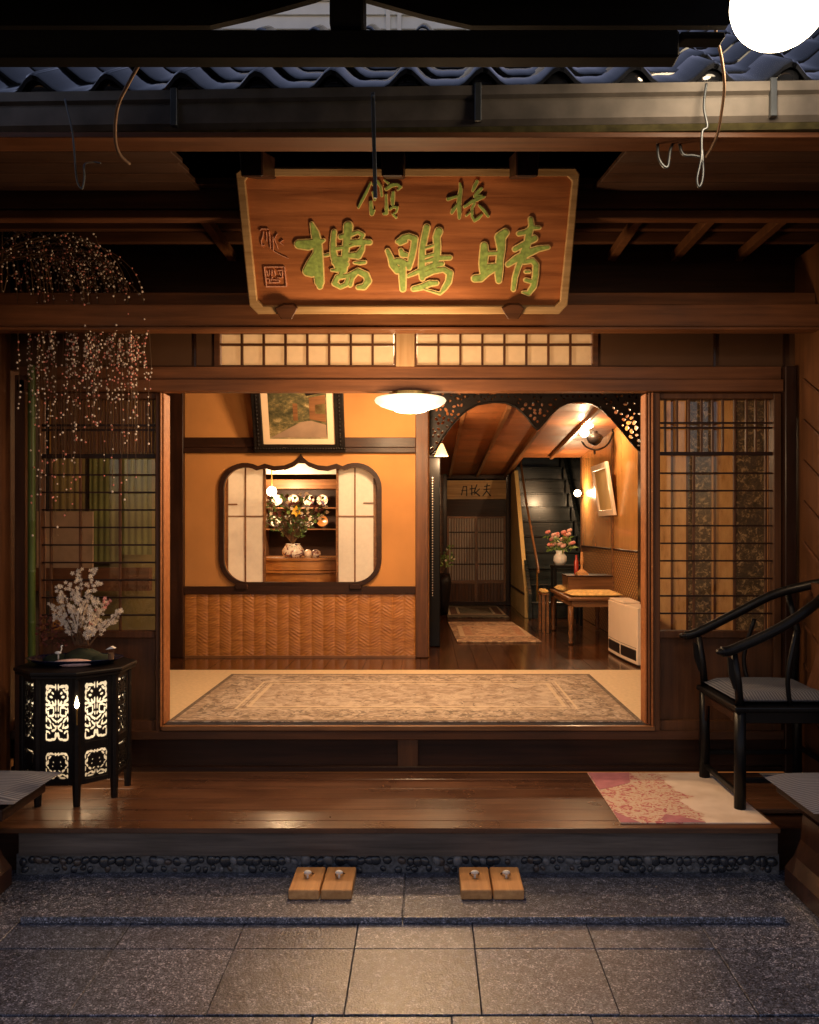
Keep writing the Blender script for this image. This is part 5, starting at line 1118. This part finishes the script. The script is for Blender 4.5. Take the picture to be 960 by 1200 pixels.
hook([P(834, -30, 2.5), P(838, 30, 2.52), P(846, 70, 2.56), P(849, 100, 2.6), P(846, 130, 2.7), P(840, 160, 2.8), P(828, 184, 2.9)], .005, 'pale brown wire hanging beside the round porch lamp', 'hanging_wire', 'rust_wire', 'wire')
# ---- porch globe lamp, upper right corner
gl_c = P(914, 0, 2.62)
glb = thing('porch_globe_lamp', gl_c+Vector((0, 0, .2)), 'big dazzling white globe lamp hanging under the gate roof', 'lamp')
MB().ball(gl_c, .152, 32, 20, (1, 1, .95)).build('globe', 'globe_glow', glb, smooth='all')
MB().lathe(gl_c+Vector((0, 0, .14)), [(.07, 0), (.07, .04), (.02, .05), (.02, .14)], 20).build('fitting', 'iron', glb, smooth=True)
light('globe_lamp_light', gl_c+Vector((-.09, -.06, -.20)), LAMP['porch'], .10, (1, .74, .47), parent=glb)
# ---- clogs on the step slab
def clogs(px, label, skew):
    t = thing('wooden_clogs', (X(px, 3.43), 3.55, st_z), label, 'clogs', 'pairs of wooden clogs on the step slab')
    c = wloc(t)
    for s_, sk in ((-1, skew), (1, skew)):
        x0 = c.x+(-.133 if s_ < 0 else .003); x1 = x0+.130
        def sp(x, y): return x+(y-3.43)*0.0
        mb = MB().hexa([(x0, 3.43, st_z), (x1, 3.43, st_z), (x1, 3.66, st_z), (x0, 3.66, st_z)], [(x0, 3.43, st_z+.042), (x1, 3.43, st_z+.042), (x1, 3.66, st_z+.046), (x0, 3.66, st_z+.046)])
        b = mb.build('clog', 'clog_wood', t, bevel=.007, segs=3)
        xm = (x0+x1)/2; sm = MB().ball((xm, 3.545, st_z+.068), .013, 10, 6, (1.35, .8, .75))
        sm.tube([(xm, 3.545, st_z+.044), (xm, 3.545, st_z+.066)], .005, 8); sm.build('toe_strap', 'white_strap', b, smooth='all')
        sm = MB()
        for q in (-1, 1): sm.tube(bez([(xm, 3.55, st_z+.060), (xm+q*.012, 3.565, st_z+.058), (xm+q*.02, 3.585, st_z+.045)], 4), .0035, 6)
        sm.build('strap_cord', 'twig', b, smooth='all')
    return t
clogs(375, 'pair of plain wooden clogs on the step slab near the slab joint', 0); clogs(577.5, 'pair of plain wooden clogs on the step slab below the pink mat', 0)
# ---- flowered cloth mat
km = thing('flowered_mat', (X(800, 4.05), 4.07, PT), 'cream and pink flowered cloth mat under the black armchair', 'mat')
c = wloc(km)
ya, yb_ = 960*1.344/(966-620), 960*1.344/(896-620)-.15
xl0, xr0 = X(735, ya), X(912, ya); 
yb_ = 4.50
MB().box(xl0-.03, xr0-.03, ya, yb_, PT+.001, PT+.007).build('cloth', 'flower_print', km, bevel=.002)
MB().prism([(xl0-.028, yb_-.003), (xl0+.20, yb_-.003), (xl0+.16, yb_-.18), (xl0+.05, yb_-.26), (xl0-.028, yb_-.30)], lambda u, v, t: (u, v, PT+.0072+.0016*t)).build('pink_patch', 'pink_border', km)
MB().prism([(xl0-.028, ya+.002), (xl0+.06, ya+.002), (xl0+.0, ya+.10), (xl0-.028, ya+.16)], lambda u, v, t: (u, v, PT+.0072+.0016*t)).build('pink_patch', 'pink_border', km)
MB().prism([(xl0+.18, ya+.002), (xl0+.36, ya+.002), (xl0+.31, ya+.05), (xl0+.21, ya+.11), (xl0+.17, ya+.05)], lambda u, v, t: (u, v, PT+.0072+.0016*t)).build('pink_patch', 'pink_border', km)
# ---- benches at both sides
def bench(x0, x1, y0, y1, xleg, label, sgn):
    t = thing('wooden_bench', ((x0+x1)/2, (y0+y1)/2, gz(3.5)), label, 'bench'); zt = .575
    MB().box(x0, x1, y0, y1, zt-.05, zt).build('seat', 'dark_x', t, bevel=.008, segs=2)
    for xc in xleg:
        for q in (0,):
            prof = [(xc-.06, gz(3.5)), (xc+.14, gz(3.5)), (xc+.14, .21), (xc+.10, .26), (xc+.07, .33), (xc+.06, .44), (xc+.10, zt-.05), (xc-.10, zt-.05), (xc-.06, .44)]
            prof = [(xc+(a-xc)*sgn, b) for a, b in prof]
            MB().prism(prof, lambda u, v, tt: (u, y0+.04+(y1-y0-.08)*tt, v)).build('leg', 'dark_z', t, bevel=.006)
    return t
bench(-2.75, -1.70, 3.28, 3.66, (-1.97, -2.6), 'dark wooden bench with curved foot at the lantern side', 1)
bench(1.56, 2.7, 3.20, 3.66, (1.72, 2.5), 'dark wooden bench in front of the black armchair', -1)
cushion(-2.5, -1.655, 3.28, 3.72, .577, .045, 'stripe_cushion', 'grey pinstriped flat cushion on the bench beside the lantern table')
cushion(1.50, 2.3, 3.17, 3.70, .577, .045, 'stripe_cushion', 'grey pinstriped flat cushion on the bench before the armchair')
# ---- black horseshoe armchair facing the doorway side
ac = thing('horseshoe_armchair', (1.75, 4.17, PT), 'black lacquered horseshoe-back armchair on the flowered mat', 'armchair')
SZ = PT+.50; xf, xb = 1.50, 2.00; yn, yf = 3.92, 4.42
for yy in (yn, yf):
    MB().tube([(xf, yy, PT+.008), (xf, yy, SZ)], [.028, .027], 10).build('leg', 'black_lacquer', ac, smooth='all'); MB().tube([(xb, yy, PT+.008), (xb, yy, SZ)], [.024, .022], 10).build('leg', 'black_lacquer', ac, smooth='all')
    MB().tube([(xf, yy, SZ), (xf-.01, yy, SZ+.12), (xf-.03, yy, SZ+.262)], [.020, .018, .016], 10).build('arm_post', 'black_lacquer', ac, smooth='all')
    MB().tube(bez([(xf+.24, yy, SZ), (xf+.22, yy+(.02 if yy > 4 else -.02), SZ+.15), (xf+.27, yy, SZ+.36)], 4), .012, 8).build('arm_spindle', 'black_lacquer', ac, smooth='all')
    MB().tube([(xb-.02, yy, SZ), (xb, yy, SZ+.30), (xb-.05, yy, SZ+.50)], [.02, .018, .016], 8).build('back_post', 'black_lacquer', ac, smooth='all')
    MB().prism([(xf-.005, SZ+.20), (xf-.005, SZ+.05), (xf-.03, SZ+.08), (xf-.055, SZ+.15), (xf-.06, SZ+.235)], lambda u, v, t: (u, yy-.008+.016*t, v)).build('arm_spandrel', 'black_lacquer', ac)
    MB().box(xf, xb, yy-.012, yy+.012, PT+.13, PT+.155).build('stretcher', 'black_lacquer', ac, bevel=.003)
    MB().box(xf+.02, xb-.02, yy-.01, yy+.01, SZ-.085, SZ-.03).build('apron', 'black_lacquer', ac, bevel=.003)
MB().box(xf-.012, xf+.012, yn+.02, yf-.02, PT+.06, PT+.085).build('foot_rest', 'black_lacquer', ac, bevel=.003); MB().box(xb-.012, xb+.012, yn+.02, yf-.02, PT+.16, PT+.185).build('stretcher', 'black_lacquer', ac, bevel=.003)
prof = [(yn+.022, SZ-.03), (yf-.022, SZ-.03), (yf-.022, SZ-.20), (yf-.05, SZ-.10), (yf-.12, SZ-.085), (yn+.12, SZ-.085), (yn+.05, SZ-.10), (yn+.022, SZ-.20)]
MB().prism(prof, lambda u, v, t: (xf-.008+.014*t, u, v)).build('front_apron', 'dark_x', ac, bevel=.002)
MB().box(xf-.035, xb+.03, yn-.035, yf+.035, SZ-.03, SZ).build('seat_frame', 'black_lacquer', ac, bevel=.010, segs=3)
rail = bez([(xf-.10, yn-.03, SZ+.26), (xf-.03, yn-.02, SZ+.275), (xf+.18, yn-.015, SZ+.37), (xf+.36, yn+.02, SZ+.475), (xb+.0, yn+.14, SZ+.545), (xb+.045, (yn+yf)/2, SZ+.57), (xb+.0, yf-.14, SZ+.55), (xf+.36, yf-.02, SZ+.49), (xf+.18, yf+.015, SZ+.39), (xf-.03, yf+.02, SZ+.285), (xf-.10, yf+.03, SZ+.265)], 8)
MB().tube(rail, [.021]+[.0245]*(len(rail)-2)+[.021], 12).build('crest_rail', 'black_lacquer', ac, smooth='all')
for p in (rail[0], rail[-1]): MB().ball(p, .024, 10, 6, (1.2, 1, .7)).build('scroll_end', 'black_lacquer', ac, smooth='all')
sp_ = MB(); n = 10; ym = (yn+yf)/2
for k in range(n+1):
    t = k/n; z = SZ+.565*t; x = xb-.03+.05*math.sin(t*math.pi*1.0)-.0+.03*t; w = .075+.01*math.cos(t*6)
    sp_.v += [Vector((x-.008, ym-w, z)), Vector((x-.008, ym+w, z)), Vector((x+.008, ym+w, z)), Vector((x+.008, ym-w, z))]
for k in range(n):
    for q in range(4): a = k*4+q; b = k*4+(q+1) % 4; sp_.f.append((a, b, b+4, a+4))
sp_.f += [(3,2,1,0), (n*4, n*4+1, n*4+2, n*4+3)]
sp_.build('back_splat', 'beam_z', ac, smooth=True)
cushion(xf-.02, xb-.02, yn-.01, yf+.01, SZ+.002, .055, 'stripe_seat', 'dark blue-grey striped cushion on the seat of the black armchair', 'seat_cushion')
# ---- octagonal lantern table
TX, TY, TR = X(90, 4.2), 4.2, .245
lt = thing('lantern_table', (TX, TY, PT), 'black eight-sided carved table glowing from inside beside the doorway', 'lantern table')
zt = PT+.655
def octv(r, k): a = R(-67+45*k); return TX+r*math.cos(a), TY+r*math.sin(a)
MB().prism([octv(.292, k) for k in range(8)], lambda u, v, t: (u, v, zt-.02+.02*t)).build('top', 'carved_black', lt, bevel=.006, segs=2)
MB().prism([octv(.285, k) for k in range(8)], lambda u, v, t: (u, v, zt-.035+.014*t)).build('top_moulding', 'carved_black', lt, bevel=.003)
for k in range(8):
    x, y = octv(TR, k); MB().tube([(x, y, PT), (x, y, PT+.09), (x, y, zt-.035)], [.017, .021, .021], 8).build('leg', 'carved_black', lt, smooth=True)
    rx, ry = octv(TR*.99, k); rx2, ry2 = octv(TR*.99, k+1)
w_ = 2*TR*math.sin(R(22.5))
# openwork panel pattern in panel coordinates: u in [-1,1], v in [0,1]
def fret(U, V, lower):
    a = np.abs(U)
    D_ = np.full(U.shape, -1.0)
    def hole(cx, cy, rx, ry, ang=0.0):
        nonlocal D_
        dx, dy = a-cx, V-cy; c_, s_ = math.cos(ang), math.sin(ang); xr = dx*c_+dy*s_; yr = -dx*s_+dy*c_
        D_ = np.maximum(D_, 1-np.sqrt((xr/rx)**2+(yr/ry)**2))
    if not lower:
        L = [(.12,3.75,.07,.20,0),(.45,3.80,.22,.09,.2),(.80,3.75,.14,.16,0),(.86,3.35,.09,.17,0),(.62,3.50,.16,.08,-.7),(.36,3.35,.11,.07,.5),(.50,3.10,.13,.07,.2),(.88,2.98,.08,.15,0),(.70,2.80,.16,.08,.6),(.12,2.72,.07,.20,0),(.32,2.66,.08,.18,-.5),(.56,2.55,.20,.08,.35),(.85,2.58,.12,.09,.2),
             (.28,2.20,.06,.20,0),(.30,1.92,.09,.06,0),(.52,1.82,.22,.07,0),(.74,2.00,.07,.16,0),(.70,2.32,.12,.06,-.5),(.46,2.38,.13,.06,0),(.90,2.20,.06,.2,0),(.10,2.30,.045,.2,0),(.10,1.85,.06,.12,0),
             (.30,1.58,.18,.07,.6),(.62,1.52,.20,.07,.9),(.88,1.62,.07,.18,0),(.10,1.45,.07,.09,0),(.28,1.22,.16,.06,.9),(.52,1.12,.16,.07,1.2),(.10,1.05,.06,.16,.2),(.74,1.05,.15,.07,.3),(.90,1.15,.06,.12,0),(.30,.86,.17,.07,-.3),(.12,.50,.09,.22,.15),(.34,.26,.16,.08,0),(.66,.22,.20,.07,.1),(.90,.45,.07,.22,0),(.84,.80,.10,.07,0),(.66,.72,.12,.06,.8)]
    else:
        L = [(.12,1.75,.09,.10,0),(.42,1.78,.16,.07,.2),(.72,1.74,.14,.09,-.2),(.90,1.50,.06,.16,0),(.60,1.55,.14,.06,-.6),(.88,1.10,.06,.16,0),(.74,1.24,.06,.14,0),(.30,1.22,.05,.05,0),(.36,.95,.06,.04,0),(.74,.86,.10,.06,.8),(.52,.64,.15,.06,.5),(.20,.62,.10,.05,-.4),(.90,.66,.05,.16,0),(.28,.34,.17,.06,.5),(.62,.34,.16,.06,-.4),(.08,.40,.05,.12,0),(.46,.16,.24,.05,0),(.86,.26,.08,.12,0)]
    for h in L: hole(h[0], h[1], h[2]*1.22, h[3]*1.22, h[4])
    edge = np.maximum(a-1.0, -1)
    return np.where(D_ > 0, D_, D_*.2)*.2
fm = {}
for low, z0, z1, nvv in ((False, PT+.305, PT+.595, 100), (True, PT+.125, PT+.27, 52)):
    us = np.linspace(-1, 1, 54); vs = np.linspace(0, 2 if low else 4, nvv); U, V = np.meshgrid(us, vs); Df = fret(U, V, low); hw = w_/2-.036
    fm[low] = iso_plate(MB(), Df, us, vs, lambda u, v, t: (u*hw, -.006+.008*t, z0+(z1-z0)*v/(2 if low else 4)))
for k in range(8):
    x, y = octv(TR*math.cos(R(22.5)), k+.5); a = R(-67+45*(k+.5)); rot = Matrix.Rotation(a+R(90), 3, 'Z'); c0 = Vector((x, y, 0))
    pnl = MB(); hw = w_/2-.036
    for bx_ in ((-w_/2+.012, -hw, PT+.10, zt-.036), (hw, w_/2-.012, PT+.10, zt-.036), (-hw, hw, PT+.10, PT+.125), (-hw, hw, PT+.27, PT+.305), (-hw, hw, PT+.595, zt-.036)):
        pnl.box(bx_[0], bx_[1], -.008, .006, bx_[2], bx_[3])
    pnl.v = [rot @ v+c0 for v in pnl.v]; pn = pnl.build('side_panel', 'carved_black', lt, bevel=.002)
    for low in (False, True):
        m = MB(); m.v = [rot @ v+c0 for v in fm[low].v]; m.f = fm[low].f; m.build('fretwork', 'carved_black', pn)
    q = MB().box(-w_/2+.02, w_/2-.02, .016, .0175, PT+.11, zt-.04); q.v = [rot @ v+c0 for v in q.v]; q.build('paper_lining', 'lantern_paper', lt)
bx_, by_ = octv(TR-.02, 0)
lb_ = thing('lantern_bulb', (bx_, by_-.045, zt-.16), 'small bright flame-shaped bulb on the front corner of the lantern table', 'bulb')
fp = Vector((bx_+.022, by_-.050, zt-.155)); MB().lathe(fp, [(.002, -.02), (.009, -.012), (.011, 0), (.006, .018), (.001, .04)], 14).build('flame_glass', 'bulb_glow', lb_, smooth='all')
MB().tube([fp+Vector((0, 0, -.02)), fp+Vector((0, .002, -.10))], .004, 8).build('stem', 'brass', lb_)
light('lantern_light', (TX, TY-.02, PT+.46), LAMP['lantern'], .03, (1, .83, .58), parent=lt)
light('lantern_base_light', (TX, TY, PT+.20), LAMP['lantern']*.22, .03, parent=lt)
# ---- tray landscape with blossom branches
tr_ = thing('blossom_tray_landscape', (TX+.0, TY, zt), 'white blossom branches growing from a dark blue oval tray on the lantern table', 'flower arrangement')
c = Vector((TX-.01, TY, zt)); M = Matrix.Diagonal((1.0, .62, 1))
MB().lathe(c, [(.17, 0), (.19, .004), (.235, .028), (.245, .034), (.235, .032), (.19, .014), (0, .012)], 40, M).build('tray', 'blue_glaze', tr_, smooth='all')
mo = MB(); mo.ball(c+Vector((.03, .03, .012)), .10, 20, 12, (1.1, .7, .6)); mo.ball(c+Vector((-.09, .02, .010)), .07, 16, 10, (1.2, .8, .5)); mo.ball(c+Vector((.12, .02, .012)), .06, 16, 10, (1.2, .8, .6))
for i, v in enumerate(mo.v): v += Vector((rnd.uniform(-.004, .004), rnd.uniform(-.004, .004), rnd.uniform(-.004, .004)))
mo.build('moss_mound', 'moss', tr_, smooth='all')
MB().ball(c+Vector((.03, -.085, .016)), .07, 18, 8, (1.5, .7, .28)).build('pink_gravel_bed', 'pink_gravel', tr_, smooth='all')
tips = [((40+a/8), (660+b/8)) for a, b in ((420,60),(545,55),(215,220),(150,385),(320,200),(600,190),(345,430),(690,350),(820,450),(750,540),(570,340),(190,495),(560,640),(480,420),(400,300),(240,300),(640,430),(600,520))]
tw = MB(); bw_ = MB(); bpk = MB()
def blossom(m, p, r):
    n = Vector((rnd.uniform(-.6, .6), -1, rnd.uniform(-.4, .6))).normalized(); u = n.orthogonal().normalized(); w = n.cross(u); a0 = rnd.uniform(0, 1)
    i = len(m.v); m.v.append(p)
    for q in range(5):
        a = a0+q*2*math.pi/5
        for da, rr in ((-.42, .75), (0, 1), (.42, .75)): m.v.append(p+(u*math.cos(a+da)+w*math.sin(a+da))*r*rr-n*(-r*.25))
    for q in range(5): b = i+1+3*q; m.f.append((i, b, b+1)); m.f.append((i, b+1, b+2))
    m.ball(p-n*-.001, r*.35, 5, 3)
for j, (px, py) in enumerate(tips):
    y = TY+rnd.uniform(-.1, .08); e = P(px, py, y); b0 = P(96+rnd.uniform(-8, 8), 757, TY); m1 = b0.lerp(e, .5)+Vector((rnd.uniform(-.02, .02), 0, .03)); path = bez([b0, m1, e], 8)
    tw.tube(path, [.0045*(1-.75*k/(len(path)-1)) for k in range(len(path))], 5)
    for k in range(len(path)):
        if k < 5: continue
        for q in range(3):
            p = path[k]+Vector((rnd.gauss(0, .009), rnd.gauss(0, .008), rnd.gauss(0, .007))); blossom(bpk if (j == 7 and rnd.random() < .5) else bw_, p, rnd.uniform(.008, .0135))
stuff(tw.build('branches', 'twig', tr_, smooth='all')); stuff(bw_.build('blossoms', 'blossom', tr_)); stuff(bpk.build('pink_blossoms', 'blossom_pink', tr_))
rl = MB()
for k in range(120):
    p = P(rnd.uniform(45, 85), rnd.uniform(722, 760), TY+rnd.uniform(.0, .1)); d = Vector((rnd.uniform(-1, 1), rnd.uniform(-1, 1), rnd.uniform(-.5, 1))).normalized()*.02; w = d.orthogonal()*.3; i = len(rl.v); rl.v += [p, p+d*.5+w, p+d, p+d*.5-w]; rl.f.append((i, i+1, i+2, i+3))
stuff(rl.build('red_foliage', 'red_leaf', tr_))
cr = Vector((X(68, 4.1), 4.10, zt+.035)); crm = MB(); crm.ball(cr+Vector((0, 0, .035)), .010, 10, 6, (1.7, .8, .8)); crm.tube(bez([cr+Vector((.012, 0, .038)), cr+Vector((.018, 0, .055)), cr+Vector((.016, 0, .068)), cr+Vector((.024, 0, .070))], 4), .003, 6)
crm.tube([cr+Vector((0, 0, .03)), cr+Vector((0, 0, 0))], .0012, 5); crm.tube([cr+Vector((.004, 0, .03)), cr+Vector((.004, 0, 0))], .0012, 5)
tag(crm.build('crane_figurine', 'porcelain', smooth='all', origin=cr), 'tiny white crane figurine standing in the blue tray', 'figurine')
wl = thing('well_ornament', P(131, 765, 4.1), 'tiny roofed well ornament at the edge of the blue tray', 'ornament'); w0 = P(130, 768, 4.1)
MB().tube([w0+Vector((0, 0, -.02)), w0+Vector((0, 0, .012))], .014, 10).build('well', 'twig', wl); MB().prism([(-.022, 0), (.024, .006), (.004, .016)], lambda u, v, t: w0+Vector((u, -.012+.024*t, .03+v))).build('roof', 'porcelain', wl)
for q in (-.014, .014): MB().tube([w0+Vector((q, 0, 0)), w0+Vector((q, 0, .034))], .0015, 5).build('post', 'twig', wl)
# ---- willow branches hung with little rice-cake beads
wi = thing('bead_hung_willow', (-2.2, 4.3, 2.6), 'weeping bare branches dotted with tiny pink and white balls by the lattice', 'branch decoration')
wy = 4.34; wt = MB(); wb = MB(); wpk = MB(); root = P(-25, 330, wy)
def beads(path, dens, y0=None):
    for k in range(len(path)-1):
        if rnd.random() < dens:
            p = path[k].lerp(path[k+1], rnd.random())+Vector((rnd.gauss(0, .004), rnd.gauss(0, .006), rnd.gauss(0, .004))); (wpk if rnd.random() < .34 else wb).ball(p, rnd.uniform(.0042, .0068), 6, 4)
wt.tube(bez([P(-30, 860, wy), P(-26, 600, wy), root, P(-10, 290, wy)], 6), .018, 8)
for k in range(100):
    y = wy+rnd.uniform(-.06, .12); tx = rnd.triangular(18, 184, 130 if k % 3 else 60); end = rnd.choice((440, 470, 480, 500, 520, 560)) if rnd.random() < .55 else rnd.uniform(395, 470)
    if k % 9 == 0: end = rnd.uniform(560, 650)
    ap = rnd.uniform(262, 300)+abs(tx-70)*.12
    path = bez([P(-10+rnd.uniform(-8, 8), 300, y), P(tx*.55, ap, y), P(tx*.92, ap+35, y), P(tx, ap+90+rnd.uniform(0, 20), y), P(tx+rnd.uniform(-3, 3), (ap+90+end)/2, y), P(tx+rnd.uniform(-4, 4), end, y)], 9)
    wt.tube(path, [.0034*(1-.7*q/(len(path)-1)) for q in range(len(path))], 4, caps=False); beads(path, .62)
for k in range(26):
    y = wy+rnd.uniform(-.06, .1); a = rnd.uniform(0, 110); path = bez([P(-12, 310, y), P(a*.6, rnd.uniform(255, 300), y), P(a, rnd.uniform(262, 345), y), P(a+rnd.uniform(4, 18), rnd.uniform(290, 360), y)], 8); wt.tube(path, .0028, 4, caps=False); beads(path, .4)
wt.build('branches', 'twig', wi)
bpy.data.objects[-1] if False else None
for o in bpy.data.objects:
    if o.parent == wi: stuff(o)
stuff(wb.build('white_beads', 'beads_white', wi, smooth='all')); stuff(wpk.build('pink_beads', 'beads_pink', wi, smooth='all'))
